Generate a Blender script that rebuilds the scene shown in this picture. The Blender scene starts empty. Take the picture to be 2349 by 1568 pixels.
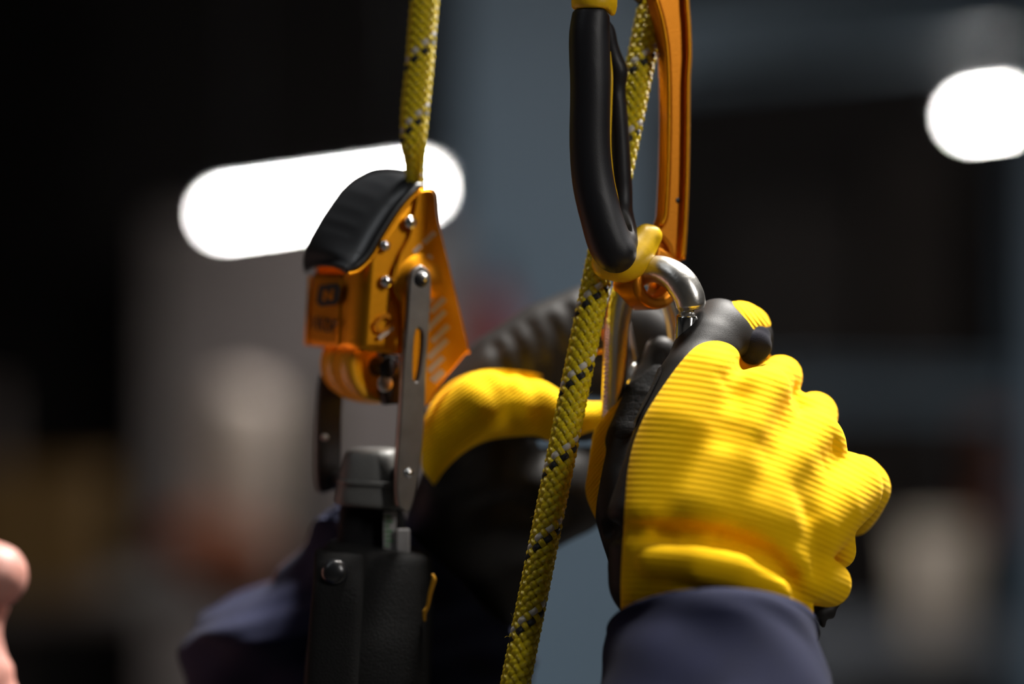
import bpy, bmesh, math, random
import numpy as np
from mathutils import Vector, Matrix

S = bpy.context.scene
COL = S.collection
random.seed(7); RNG = np.random.default_rng(7)

# ------------------------------------------------------------------ camera, world, lights, exposure
F = 85.0 / 36.0 * 2349.0          # focal length in pixels of the 2349 px frame
CZ = 1.75                         # lens height above the floor
FOCUS = 0.758
cam = bpy.data.cameras.new('camera'); cam_o = bpy.data.objects.new('camera', cam); COL.objects.link(cam_o)
cam_o.location = (0, 0, CZ); cam_o.rotation_euler = (math.pi / 2, 0, 0)
cam.sensor_width = 36; cam.lens = 85; cam.clip_start = 0.02; cam.clip_end = 60
cam.dof.use_dof = True; cam.dof.focus_distance = FOCUS; cam.dof.aperture_fstop = 2.75
cam.dof.aperture_blades = 0
S.camera = cam_o

w = bpy.data.worlds.new('world'); S.world = w; w.use_nodes = True
w.node_tree.nodes['Background'].inputs[0].default_value = (0.55, 0.66, 0.85, 1)
w.node_tree.nodes['Background'].inputs[1].default_value = 0.02

S.view_settings.view_transform = 'Standard'; S.view_settings.look = 'None'
S.view_settings.gamma = 1.0; S.view_settings.use_curve_mapping = False
S.view_settings.exposure = 0.0

def area_light(name, loc, target, sx, sy, power, col):
    l = bpy.data.lights.new(name, 'AREA'); l.shape = 'RECTANGLE'; l.size = sx; l.size_y = sy
    l.energy = power; l.color = col
    o = bpy.data.objects.new(name, l); COL.objects.link(o); o.location = loc
    o.rotation_euler = (Vector(target) - Vector(loc)).to_track_quat('-Z', 'Y').to_euler()
    return o
# overhead key batten, then two fill lights added to lift the camera side (their housings are built with the ceiling lamps)
area_light('unseen_ceiling_light', (0.60, 1.35, 3.28), (0.12, 0.78, 1.7), 0.16, 1.3, 185, (1.0, 0.96, 0.90))
area_light('unseen_ceiling_light', (-0.95, 0.2, 3.28), (-0.2, 0.8, 1.7), 0.16, 1.5, 2.5, (0.92, 0.96, 1.0))  # weak fill added from the left, no known lamp there
area_light('unseen_ceiling_light', (2.1, -0.9, 3.28), (0.1, 0.75, 1.7), 0.16, 1.5, 44, (1.0, 0.96, 0.92))  # fill added from front right to brighten the rope's near side

# ------------------------------------------------------------------ helpers
def P(px, py, d):
    """a point of the place: picture direction px, py at depth d metres from the lens"""
    return np.array([(px - 1174.5) * d / F, d, CZ - (py - 784.0) * d / F])

def proj(V):
    return V[:, 0] / V[:, 1] * F + 1174.5, 784.0 - (V[:, 2] - CZ) / V[:, 1] * F

def mesh_obj(name, verts, faces, mat, parent=None, smooth=True, attrs=None):
    me = bpy.data.meshes.new(name)
    verts = np.asarray(verts, dtype=np.float32).reshape(-1, 3)
    if isinstance(faces, np.ndarray):
        n, k = faces.shape
        me.vertices.add(len(verts)); me.vertices.foreach_set('co', verts.ravel())
        me.loops.add(n * k); me.loops.foreach_set('vertex_index', faces.astype(np.int32).ravel())
        me.polygons.add(n); me.polygons.foreach_set('loop_start', np.arange(0, n * k, k, dtype=np.int32))
        me.update(calc_edges=True)
    else:
        me.from_pydata([tuple(v) for v in verts], [], faces); me.update()
    me.validate()
    if smooth:
        me.polygons.foreach_set('use_smooth', np.ones(len(me.polygons), dtype=bool))
    for k, v in (attrs or {}).items():
        a = me.attributes.new(k, 'FLOAT', 'POINT'); a.data.foreach_set('value', np.asarray(v, dtype=np.float32))
    return link(name, me, mat, parent)

def link(name, me, mat, parent=None):
    o = bpy.data.objects.new(name, me); COL.objects.link(o)
    if mat is not None:
        me.materials.clear(); me.materials.append(mat)
    if parent is not None:
        adopt(o, parent)
    return o

def adopt(o, parent):
    o.parent = parent; o.matrix_parent_inverse = wmat(parent).inverted()

def wmat(o):
    m = o.matrix_basis.copy()
    if o.parent is not None:
        m = wmat(o.parent) @ o.matrix_parent_inverse @ m
    return m

def tag(o, label, cat, group=None, kind=None):
    if label: o['label'] = label
    if cat: o['category'] = cat
    if group: o['group'] = group
    if kind: o['kind'] = kind
    return o

def thing(name, loc, label, cat, group=None):
    o = bpy.data.objects.new(name, None); COL.objects.link(o); o.location = tuple(loc); o.empty_display_size = 0.05
    return tag(o, label, cat, group)

def bm_obj(name, bm, mat, parent=None, smooth=False):
    me = bpy.data.meshes.new(name); bm.to_mesh(me); bm.free()
    if smooth:
        me.polygons.foreach_set('use_smooth', np.ones(len(me.polygons), dtype=bool))
    return link(name, me, mat, parent)

def box(name, lo, hi, mat, parent=None, bevel=0.0, seg=2):
    bm = bmesh.new(); bmesh.ops.create_cube(bm, size=1)
    for v in bm.verts:
        v.co = Vector([lo[i] if v.co[i] < 0 else hi[i] for i in range(3)])
    if bevel: bmesh.ops.bevel(bm, geom=bm.edges[:], offset=bevel, segments=seg, affect='EDGES', profile=0.5)
    return bm_obj(name, bm, mat, parent, smooth=False)

def catmull(pts, n):
    """resample a control polyline (any columns) with a Catmull-Rom curve, n points"""
    p = np.asarray(pts, float); p = np.vstack([2 * p[0] - p[1], p, 2 * p[-1] - p[-2]])
    m = len(p) - 3; out = []
    for u in np.linspace(0, m - 1e-9, n):
        i = int(u); t = u - i; a, b, c, d = p[i:i + 4]
        out.append(0.5 * (2 * b + (c - a) * t + (2 * a - 5 * b + 4 * c - d) * t * t + (3 * b - a - 3 * c + d) * t ** 3))
    return np.array(out)

def frames(C):
    T = np.gradient(C, axis=0); T /= np.linalg.norm(T, axis=1, keepdims=True)
    n = np.cross(T[0], [0.0, 1.0, 0.0])
    if np.linalg.norm(n) < 1e-3: n = np.cross(T[0], [1.0, 0, 0])
    n /= np.linalg.norm(n); N = [n]
    for i in range(1, len(C)):
        n = N[-1] - T[i] * np.dot(N[-1], T[i]); N.append(n / np.linalg.norm(n))
    N = np.array(N); return T, N, np.cross(T, N)

def ring_faces(m, k, cap=True):
    i = np.arange(m - 1)[:, None]; j = np.arange(k)[None, :]; j2 = (j + 1) % k
    f = np.stack([i * k + j, i * k + j2, (i + 1) * k + j2, (i + 1) * k + j], -1).reshape(-1, 4)
    if not cap: return f
    f = [tuple(q) for q in f.tolist()]
    f.append(tuple(range(k - 1, -1, -1))); f.append(tuple((m - 1) * k + q for q in range(k)))
    return f

def sweep(name, C, R, mat, parent=None, k=16, R2=None, cap=True, attrs=None):
    C = np.asarray(C, float); m = len(C); R = np.broadcast_to(np.asarray(R, float), (m,))
    R2 = R if R2 is None else np.broadcast_to(np.asarray(R2, float), (m,))
    T, N, B = frames(C); a = np.linspace(0, 2 * np.pi, k, endpoint=False)
    V = C[:, None] + R[:, None, None] * np.cos(a)[None, :, None] * N[:, None] + R2[:, None, None] * np.sin(a)[None, :, None] * B[:, None]
    return mesh_obj(name, V.reshape(-1, 3), ring_faces(m, k, cap), mat, parent)

def rings(name, sections, mat, parent=None, k=40, cap=True):
    """sections: list of (centre, axis_a*ra, axis_b*rb, exponent)"""
    a = np.linspace(0, 2 * np.pi, k, endpoint=False); V = []
    for c, A, B, e in sections:
        ca, sa = np.cos(a), np.sin(a)
        V.append(np.asarray(c) + (np.sign(ca) * np.abs(ca) ** e)[:, None] * np.asarray(A) + (np.sign(sa) * np.abs(sa) ** e)[:, None] * np.asarray(B))
    return mesh_obj(name, np.concatenate(V), ring_faces(len(sections), k, cap), mat, parent)

def cyl(name, a, b, r, mat, parent=None, k=24, bev=0.12, r2=None):
    a = np.asarray(a, float); b = np.asarray(b, float); L = np.linalg.norm(b - a); u = (b - a) / L
    r2 = r if r2 is None else r2; e = bev * min(r, r2)
    C = [a, a + u * 1e-6, a + u * e, b - u * e, b - u * 1e-6, b]
    return sweep(name, C, [0.0001, r - e, r, r2, r2 - e, 0.0001], mat, parent, k=k)

def dome(name, c, nrm, r, h, mat, parent=None):
    c = np.asarray(c, float); n = np.asarray(nrm, float); n = n / np.linalg.norm(n)
    t = np.linspace(0, np.pi / 2, 8)
    C = [c + n * h * math.sin(q) for q in t]; R = [max(r * math.cos(q), 1e-5) for q in t]
    C = [c - n * h * 0.4] + C; R = [r] + R
    return sweep(name, C, R, mat, parent, k=20)

class Frame:
    """a flat plane of the place: origin, two axes and a normal towards the viewer side"""
    def __init__(s, o, ex, ey):
        s.o = np.asarray(o, float); s.ex = np.asarray(ex, float); s.ey = np.asarray(ey, float); s.n = np.cross(s.ex, s.ey)
    def hit(s, px, py):
        r = P(px, py, 1.0) - np.array([0, 0, CZ]); c = np.array([0, 0, CZ])
        t = np.dot(s.o - c, s.n) / np.dot(r, s.n); q = c + r * t - s.o
        return np.array([np.dot(q, s.ex), np.dot(q, s.ey)])
    def w(s, u, v, h=0.0): return s.o + s.ex * u + s.ey * v + s.n * h
    def pt(s, px, py, h=0.0):
        u, v = s.hit(px, py); return s.w(u, v, h)
    def shift(s, h): return Frame(s.o + s.n * h, s.ex, s.ey)

def plate(name, polys, fr, thick, bevel, mat, parent=None, px=True):
    """filled outline (first polygon) with holes (the rest) on a plane, with thickness and rounded edges"""
    cu = bpy.data.curves.new('tmp', 'CURVE'); cu.dimensions = '2D'; cu.fill_mode = 'BOTH'
    cu.extrude = max(thick / 2 - bevel, 1e-6); cu.bevel_depth = bevel; cu.bevel_resolution = 2; cu.offset = -bevel
    for poly in polys:
        sp = cu.splines.new('POLY'); sp.points.add(len(poly) - 1); sp.use_cyclic_u = True
        for i, q in enumerate(poly):
            u, v = fr.hit(*q) if px else q
            sp.points[i].co = (u, v, 0, 1)
    return curve_mesh(name, cu, fr, mat, parent)

def curve_mesh(name, cu, fr, mat, parent, shift=(0, 0)):
    t = bpy.data.objects.new('tmp', cu); COL.objects.link(t)
    dg = bpy.context.evaluated_depsgraph_get()
    me = bpy.data.meshes.new_from_object(t.evaluated_get(dg)); me.name = name
    bpy.data.objects.remove(t); bpy.data.curves.remove(cu)
    M = Matrix([[fr.ex[i], fr.ey[i], fr.n[i], fr.o[i]] for i in range(3)] + [[0, 0, 0, 1]])
    me.transform(M @ Matrix.Translation((shift[0], shift[1], 0)))
    return link(name, me, mat, parent)

def text(name, body, fr, uv, size, mat, parent, rot=0.0, thick=0.0001, shear=0.0):
    cu = bpy.data.curves.new('tmp', 'FONT'); cu.body = body; cu.size = size; cu.extrude = thick
    cu.align_x = 'CENTER'; cu.align_y = 'CENTER'; cu.shear = shear
    ca, sa = math.cos(rot), math.sin(rot)
    f2 = Frame(fr.w(*uv), fr.ex * ca + fr.ey * sa, fr.ey * ca - fr.ex * sa)
    return curve_mesh(name, cu, f2, mat, parent)

# ---- signed distance modelling for soft, continuous bodies
def smin(a, b, k):
    h = np.clip(0.5 + 0.5 * (b - a) / k, 0, 1); return b * (1 - h) + a * h - k * h * (1 - h)

def smax(a, b, k): return -smin(-a, -b, k)

class Sdf:
    def __init__(s, lo, hi, res):
        s.lo = np.asarray(lo, float); s.res = res
        n = np.ceil((np.asarray(hi) - s.lo) / res).astype(int) + 1; s.n = n
        ax = [(s.lo[i] + res * np.arange(n[i])).astype(np.float32) for i in range(3)]
        s.X, s.Y, s.Z = np.meshgrid(*ax, indexing='ij'); s.D = np.full(s.X.shape, 10.0, np.float32)
    def _chain(s, pts, sy=1.0, kk=0.0):
        D = None
        for (a, ra), (b, rb) in zip(pts[:-1], pts[1:]):
            d = b - a; L2 = max(d[0] ** 2 + (d[1] * sy) ** 2 + d[2] ** 2, 1e-12)
            x, y, z = s.X - a[0], (s.Y - a[1]) * sy, s.Z - a[2]
            t = np.clip((x * d[0] + y * d[1] * sy + z * d[2]) / L2, 0, 1)
            q = np.sqrt((x - t * d[0]) ** 2 + (y - t * d[1] * sy) ** 2 + (z - t * d[2]) ** 2) - (ra + (rb - ra) * t)
            D = q if D is None else (np.minimum(D, q) if kk == 0 else smin(D, q, kk))
        return D
    def chain(s, pts, k=0.003, sy=1.0, kk=0.0):
        s.D = smin(s.D, s._chain(pts, sy, kk), k); return s
    def cut(s, pts, k=0.003, sy=1.0):
        s.D = smax(s.D, -s._chain(pts, sy), k); return s
    def ell(s, c, r, k=0.003):
        c = np.asarray(c); x, y, z = (s.X - c[0]) / r[0], (s.Y - c[1]) / r[1], (s.Z - c[2]) / r[2]
        k0 = np.sqrt(x * x + y * y + z * z); k1 = np.sqrt((x / r[0]) ** 2 + (y / r[1]) ** 2 + (z / r[2]) ** 2) + 1e-9
        s.D = smin(s.D, (k0 * (k0 - 1) / k1).astype(np.float32), k); return s
    def front(s, px, py):
        """depth of the surface facing the lens in picture direction px, py"""
        hi = s.lo + s.res * (s.n - 1)
        for d in np.arange(s.lo[1], hi[1], s.res * .5):
            i = np.round((P(px, py, d) - s.lo) / s.res).astype(int)
            if np.all(i >= 0) and np.all(i < s.n) and s.D[tuple(i)] < 0: return d
        return hi[1]
    def crease(s, pts, k, sink=.3):
        """press a groove into the near surface along picture points (px, py, radius px)"""
        q = catmull(pts, 30); fd = [s.front(a, b) for a, b, r in q]
        s.cut([(P(a, b, d - r * d / F * (1 - sink)), r * d / F) for (a, b, r), d in zip(q, fd)], k); return s
    def mesh(s, smooth=2):
        D = s.D; n = s.n; ins = D < 0
        c = np.zeros(tuple(n - 1), np.int8)
        for i in (0, 1):
            for j in (0, 1):
                for k in (0, 1):
                    c += ins[i:n[0] - 1 + i, j:n[1] - 1 + j, k:n[2] - 1 + k]
        act = (c > 0) & (c < 8); idx = np.full(act.shape, -1, np.int64)
        cells = np.argwhere(act); idx[act] = np.arange(len(cells))
        acc = np.zeros((len(cells), 3)); cnt = np.zeros(len(cells))
        I, J, K = cells.T
        for axis in range(3):
            for u in (0, 1):
                for v in (0, 1):
                    o = [0, 0, 0]; o[(axis + 1) % 3] = u; o[(axis + 2) % 3] = v
                    e = list(o); e[axis] = 1
                    a = D[I + o[0], J + o[1], K + o[2]]; b = D[I + e[0], J + e[1], K + e[2]]
                    m = (a < 0) != (b < 0); t = a[m] / (a[m] - b[m])
                    p = np.tile(np.array(o, float), (m.sum(), 1)); p[:, axis] = t
                    acc[m] += p; cnt[m] += 1
        V = s.lo + s.res * (cells + acc / cnt[:, None])
        Q = []
        for axis in range(3):
            o1, o2 = (axis + 1) % 3, (axis + 2) % 3
            sl = [slice(None)] * 3; sl2 = [slice(None)] * 3
            sl[axis] = slice(0, n[axis] - 1); sl2[axis] = slice(1, n[axis])
            cr = np.argwhere(ins[tuple(sl)] != ins[tuple(sl2)])
            cr = cr[(cr[:, o1] > 0) & (cr[:, o2] > 0) & (cr[:, o1] < n[o1] - 1) & (cr[:, o2] < n[o2] - 1)]
            inside = ins[tuple(cr.T)]
            def ci(a, b):
                q = cr.copy(); q[:, o1] -= a; q[:, o2] -= b; return idx[tuple(q.T)]
            f = np.stack([ci(1, 1), ci(0, 1), ci(0, 0), ci(1, 0)], 1)
            f[~inside] = f[~inside][:, ::-1]
            Q.append(f)
        Q = np.concatenate(Q)
        for _ in range(smooth): V = laplace(V, Q)
        return V, Q

def laplace(V, Q, w=0.5):
    A = np.zeros_like(V); c = np.zeros(len(V)); k = Q.shape[1]
    for i in range(k):
        a, b = Q[:, i], Q[:, (i + 1) % k]
        for d in range(3):
            A[:, d] += np.bincount(a, V[b, d], len(V)) + np.bincount(b, V[a, d], len(V))
        c += np.bincount(a, minlength=len(V)) + np.bincount(b, minlength=len(V))
    return V * (1 - w) + w * A / np.maximum(c, 1)[:, None]

def vnormals(V, T):
    n = np.cross(V[T[:, 1]] - V[T[:, 0]], V[T[:, 2]] - V[T[:, 0]]); N = np.zeros_like(V)
    for i in range(3):
        for d in range(3): N[:, d] += np.bincount(T[:, i], n[:, d], len(V))
    return N / np.maximum(np.linalg.norm(N, axis=1, keepdims=True), 1e-12)

def tris(Q): return np.concatenate([Q[:, [0, 1, 2]], Q[:, [0, 2, 3]]])

def clip_mesh(V, T, s):
    """part of the mesh where s > 0, cut exactly along s = 0; returns verts, tris, s"""
    s = s + (np.abs(s) < 1e-7) * 1e-6
    pos = s[T] > 0; k = pos.sum(1); keep = T[k == 3]
    nv = len(V); newV = []; newT = []; cache = {}
    def mid(a, b):
        key = (a, b) if a < b else (b, a)
        if key not in cache:
            t = s[a] / (s[a] - s[b]); cache[key] = nv + len(newV); newV.append(V[a] + t * (V[b] - V[a]))
        return cache[key]
    for f in T[(k == 1) | (k == 2)].tolist():
        p = [s[q] > 0 for q in f]
        if sum(p) == 1:
            i = p.index(True); a, b, c = f[i], f[(i + 1) % 3], f[(i + 2) % 3]
            newT.append((a, mid(a, b), mid(a, c)))
        else:
            i = p.index(False); a, b, c = f[i], f[(i + 1) % 3], f[(i + 2) % 3]
            x, y = mid(a, b), mid(a, c); newT.append((x, b, c)); newT.append((x, c, y))
    allV = np.vstack([V, np.array(newV).reshape(-1, 3)]); alls = np.concatenate([s, np.zeros(len(newV))])
    allT = np.vstack([keep, np.array(newT, dtype=int).reshape(-1, 3)])
    used = np.unique(allT); remap = np.full(len(allV), -1); remap[used] = np.arange(len(used))
    return allV[used], remap[allT], alls[used]

def poly_sd(x, y, poly):
    """signed distance to a polygon, positive inside"""
    p = np.asarray(poly, float); d = np.full(x.shape, 1e9); ins = np.zeros(x.shape, bool)
    for (ax, ay), (bx, by) in zip(p, np.roll(p, -1, 0)):
        ex, ey = bx - ax, by - ay; t = np.clip(((x - ax) * ex + (y - ay) * ey) / (ex * ex + ey * ey + 1e-12), 0, 1)
        d = np.minimum(d, np.hypot(x - ax - t * ex, y - ay - t * ey))
        c = ((ay > y) != (by > y)) & (x < (bx - ax) * (y - ay) / (by - ay + 1e-12) + ax); ins ^= c
    return np.where(ins, d, -d)

def C(*pts):   # picture points with radius in pixels -> chain in metres
    return [(P(a, b, d), r * d / F) for a, b, d, r in pts]

def CC(n, *pts):   # the same along a smooth curve
    return [(P(a, b, d), r * d / F) for a, b, d, r in catmull(pts, n)]

# ------------------------------------------------------------------ materials
def mat(name, col, rough=0.5, metal=0.0, bump=None, vary=None, emit=None, sheen=0.0, coat=0.0, spec=0.5, wood=None):
    m = bpy.data.materials.new(name); m.use_nodes = True; nt = m.node_tree; b = nt.nodes['Principled BSDF']
    b.inputs['Base Color'].default_value = (*col, 1); b.inputs['Roughness'].default_value = rough
    b.inputs['Metallic'].default_value = metal; b.inputs['Sheen Weight'].default_value = sheen
    b.inputs['Coat Weight'].default_value = coat; b.inputs['Specular IOR Level'].default_value = spec
    tc = nt.nodes.new('ShaderNodeTexCoord')
    if vary:
        sc, amt = vary
        n = nt.nodes.new('ShaderNodeTexNoise'); n.inputs['Scale'].default_value = sc; n.inputs['Detail'].default_value = 4
        nt.links.new(tc.outputs['Object'], n.inputs['Vector'])
        r = nt.nodes.new('ShaderNodeValToRGB'); r.color_ramp.elements[0].position = 0.3; r.color_ramp.elements[1].position = 0.7
        r.color_ramp.elements[0].color = (*[c * (1 - amt) for c in col], 1)
        r.color_ramp.elements[1].color = (*[min(c * (1 + amt), 1) for c in col], 1)
        nt.links.new(n.outputs['Fac'], r.inputs['Fac']); nt.links.new(r.outputs['Color'], b.inputs['Base Color'])
    if bump:
        sc, st = bump
        n = nt.nodes.new('ShaderNodeTexNoise'); n.inputs['Scale'].default_value = sc; n.inputs['Detail'].default_value = 3
        nt.links.new(tc.outputs['Object'], n.inputs['Vector'])
        bp = nt.nodes.new('ShaderNodeBump'); bp.inputs['Strength'].default_value = st; bp.inputs['Distance'].default_value = 0.0006
        nt.links.new(n.outputs['Fac'], bp.inputs['Height']); nt.links.new(bp.outputs['Normal'], b.inputs['Normal'])
    if emit:
        b.inputs['Emission Color'].default_value = (*emit[0], 1); b.inputs['Emission Strength'].default_value = emit[1]
    return m

def attr_wave(m, attr, freq, dist, strength, dark=0.0):
    """fine ribs along a stored coordinate: relief only"""
    nt = m.node_tree; b = nt.nodes['Principled BSDF']
    at = nt.nodes.new('ShaderNodeAttribute'); at.attribute_name = attr
    mu = nt.nodes.new('ShaderNodeMath'); mu.operation = 'MULTIPLY'; mu.inputs[1].default_value = freq
    si = nt.nodes.new('ShaderNodeMath'); si.operation = 'SINE'
    nt.links.new(at.outputs['Fac'], mu.inputs[0]); nt.links.new(mu.outputs[0], si.inputs[0])
    bp = nt.nodes.new('ShaderNodeBump'); bp.inputs['Strength'].default_value = strength; bp.inputs['Distance'].default_value = dist
    nt.links.new(si.outputs[0], bp.inputs['Height'])
    old = b.inputs['Normal'].links
    if old:
        nt.links.new(old[0].from_node.outputs['Normal'], bp.inputs['Normal'])
    nt.links.new(bp.outputs['Normal'], b.inputs['Normal'])
    return m

def honeycomb(m, scale, strength):
    nt = m.node_tree; b = nt.nodes['Principled BSDF']; tc = nt.nodes.new('ShaderNodeTexCoord')
    v = nt.nodes.new('ShaderNodeTexVoronoi'); v.inputs['Scale'].default_value = scale; v.feature = 'DISTANCE_TO_EDGE'; v.inputs['Randomness'].default_value = 0.45
    nt.links.new(tc.outputs['Object'], v.inputs['Vector'])
    r = nt.nodes.new('ShaderNodeValToRGB'); r.color_ramp.elements[1].position = 0.12
    nt.links.new(v.outputs['Distance'], r.inputs['Fac'])
    bp = nt.nodes.new('ShaderNodeBump'); bp.inputs['Strength'].default_value = strength; bp.inputs['Distance'].default_value = 0.0005
    nt.links.new(r.outputs['Color'], bp.inputs['Height'])
    old = b.inputs['Normal'].links
    if old: nt.links.new(old[0].from_node.outputs['Normal'], bp.inputs['Normal'])
    nt.links.new(bp.outputs['Normal'], b.inputs['Normal']); return m

M = {}
M['rope_yellow'] = attr_wave(mat('rope_yellow', (0.82, 0.63, 0.006), 0.40, vary=(900, 0.18)), 'fibre', 26.0, 0.0002, 0.6)
M['rope_black'] = attr_wave(mat('rope_black', (0.012, 0.014, 0.018), 0.45), 'fibre', 26.0, 0.0002, 0.5)
M['rope_white'] = attr_wave(mat('rope_white', (0.72, 0.68, 0.60), 0.45), 'fibre', 26.0, 0.0002, 0.5)
M['rope_core'] = mat('rope_core', (0.30, 0.23, 0.01), 0.8)
M['grip_black'] = mat('grip_black', (0.009, 0.009, 0.012), 0.50, bump=(2500, 0.06), spec=0.42)
M['grip_yellow'] = mat('grip_yellow', (0.86, 0.52, 0.004), 0.42, bump=(1800, 0.05))
M['orange_alu'] = mat('orange_alu', (0.90, 0.36, 0.015), 0.40, metal=1.0, bump=(900, 0.05))
M['orange_matte'] = mat('orange_matte', (0.64, 0.215, 0.008), 0.40, metal=0.75, bump=(1500, 0.08))
M['steel'] = mat('steel', (0.70, 0.68, 0.64), 0.31, metal=1.0, bump=(700, 0.10))
M['steel_bright'] = mat('steel_bright', (0.80, 0.79, 0.77), 0.14, metal=1.0)
M['steel_dull'] = mat('steel_dull', (0.27, 0.255, 0.245), 0.36, metal=1.0, vary=(120, 0.15))
M['steel_dark'] = mat('steel_dark', (0.035, 0.033, 0.034), 0.42, metal=0.6)
M['nickel'] = mat('nickel', (0.80, 0.66, 0.58), 0.26, metal=1.0)
M['knit'] = attr_wave(mat('knit', (0.90, 0.515, 0.0), 0.85, sheen=0.03, bump=(4200, 0.25), spec=0.10), 'rib', 2 * math.pi / 14.0, 0.00026, 0.24)
M['knit_fine'] = attr_wave(mat('knit_fine', (0.90, 0.515, 0.0), 0.85, sheen=0.03, bump=(4200, 0.25), spec=0.10), 'rib', 2 * math.pi / 9.0, 0.0003, 0.5)
M['leather'] = mat('leather', (0.012, 0.0105, 0.010), 0.54, bump=(3400, 0.14), spec=0.22)
M['leather_hex'] = honeycomb(mat('leather_hex', (0.011, 0.011, 0.012), 0.6, bump=(2500, 0.15), spec=0.25), 480, 0.18)
M['felt'] = mat('felt', (0.012, 0.012, 0.018), 1.0, bump=(3500, 0.4), sheen=0.05, spec=0.08)
M['navy'] = mat('navy', (0.009, 0.011, 0.032), 0.85, bump=(2200, 0.4), sheen=0.03, spec=0.12, vary=(60, 0.15))
M['trouser'] = mat('trouser', (0.016, 0.020, 0.045), 0.85, bump=(1200, 0.3))
M['boot'] = mat('boot', (0.012, 0.011, 0.010), 0.5)
M['skin'] = mat('skin', (0.38, 0.175, 0.14), 0.5, vary=(70, 0.10), bump=(900, 0.12))
M['skin'].node_tree.nodes['Principled BSDF'].inputs['Subsurface Weight'].default_value = 0.2
M['skin'].node_tree.nodes['Principled BSDF'].inputs['Subsurface Radius'].default_value = (0.01, 0.004, 0.002)
M['hair'] = mat('hair', (0.03, 0.018, 0.010), 0.55, bump=(500, 0.6))
M['eye'] = mat('eye', (0.75, 0.73, 0.70), 0.15)
M['iris'] = mat('iris', (0.05, 0.03, 0.02), 0.15)
M['cap_black'] = mat('cap_black', (0.013, 0.014, 0.016), 0.30, coat=0.2)
M['print_black'] = mat('print_black', (0.012, 0.014, 0.012), 0.55)
M['print_white'] = mat('print_white', (0.72, 0.55, 0.42), 0.5)
M['cam_orange'] = mat('cam_orange', (0.82, 0.36, 0.006), 0.34)
M['webbing'] = attr_wave(mat('webbing', (0.007, 0.007, 0.008), 0.8, spec=0.2, bump=(1600, 0.5)), 'none', 1, 0.0001, 0.1)
M['pouch'] = mat('pouch', (0.008, 0.008, 0.008), 0.8, spec=0.2, bump=(1500, 0.5))
M['grey_tape'] = mat('grey_tape', (0.115, 0.115, 0.11), 0.5, bump=(600, 0.2), vary=(90, 0.15))
M['tag_white'] = mat('tag_white', (0.38, 0.37, 0.37), 0.6)
M['tag_print'] = mat('tag_print', (0.10, 0.28, 0.12), 0.6)
M['piping'] = mat('piping', (0.70, 0.33, 0.01), 0.6)
# setting
M['concrete'] = mat('concrete', (0.12, 0.115, 0.11), 0.8, vary=(1.5, 0.2), bump=(60, 0.3))
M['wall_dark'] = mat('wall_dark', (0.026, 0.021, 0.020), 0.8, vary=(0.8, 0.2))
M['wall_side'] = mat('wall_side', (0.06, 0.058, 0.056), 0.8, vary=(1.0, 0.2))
M['ceiling'] = mat('ceiling', (0.03, 0.03, 0.032), 0.85, vary=(1.0, 0.2))
M['column_paint'] = mat('column_paint', (0.085, 0.132, 0.185), 0.5, vary=(4, 0.08))
M['beam_paint'] = mat('beam_paint', (0.075, 0.105, 0.135), 0.55, vary=(4, 0.1))
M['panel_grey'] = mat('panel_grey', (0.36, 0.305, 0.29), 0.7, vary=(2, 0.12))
M['panel_brown'] = mat('panel_brown', (0.045, 0.034, 0.029), 0.75, vary=(2, 0.15))
M['panel_black'] = mat('panel_black', (0.008, 0.008, 0.009), 0.7)
M['beige'] = mat('beige', (0.78, 0.64, 0.54), 0.6, vary=(6, 0.1))
M['beige2'] = mat('beige2', (0.80, 0.68, 0.56), 0.6, vary=(6, 0.1))
M['rust'] = mat('rust', (0.26, 0.065, 0.018), 0.7, vary=(8, 0.2))
M['amber'] = mat('amber', (0.11, 0.055, 0.005), 0.6, vary=(8, 0.2))
M['red'] = mat('red', (0.14, 0.006, 0.009), 0.35, coat=0.3)
M['rack'] = mat('rack', (0.05, 0.037, 0.032), 0.6, vary=(6, 0.15))
M['bench'] = mat('bench', (0.12, 0.13, 0.15), 0.6, vary=(5, 0.15))
M['tube'] = mat('tube', (0.9, 0.9, 0.9), 0.4, emit=((1.0, 0.985, 0.95), 75.0))
M['housing'] = mat('housing', (0.30, 0.30, 0.30), 0.5)
M['galv'] = mat('galv', (0.30, 0.31, 0.32), 0.42, metal=0.8, vary=(20, 0.15))

# ------------------------------------------------------------------ the hall
def struct(o): o['kind'] = 'structure'; return o
X0, X1, Y0, Y1, H = -4.2, 4.2, -3.6, 8.6, 3.6
struct(box('floor', (X0, Y0, -0.1), (X1, Y1, 0), M['concrete']))
struct(box('ceiling', (X0, Y0, H), (X1, Y1, H + 0.1), M['ceiling']))
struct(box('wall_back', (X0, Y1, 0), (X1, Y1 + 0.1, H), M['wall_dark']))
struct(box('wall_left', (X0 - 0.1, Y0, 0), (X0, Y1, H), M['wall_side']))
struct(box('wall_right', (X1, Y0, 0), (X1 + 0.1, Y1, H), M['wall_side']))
struct(box('wall_front', (X0, Y0 - 0.1, 0), (X1, Y0, H), M['wall_side']))

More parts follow.
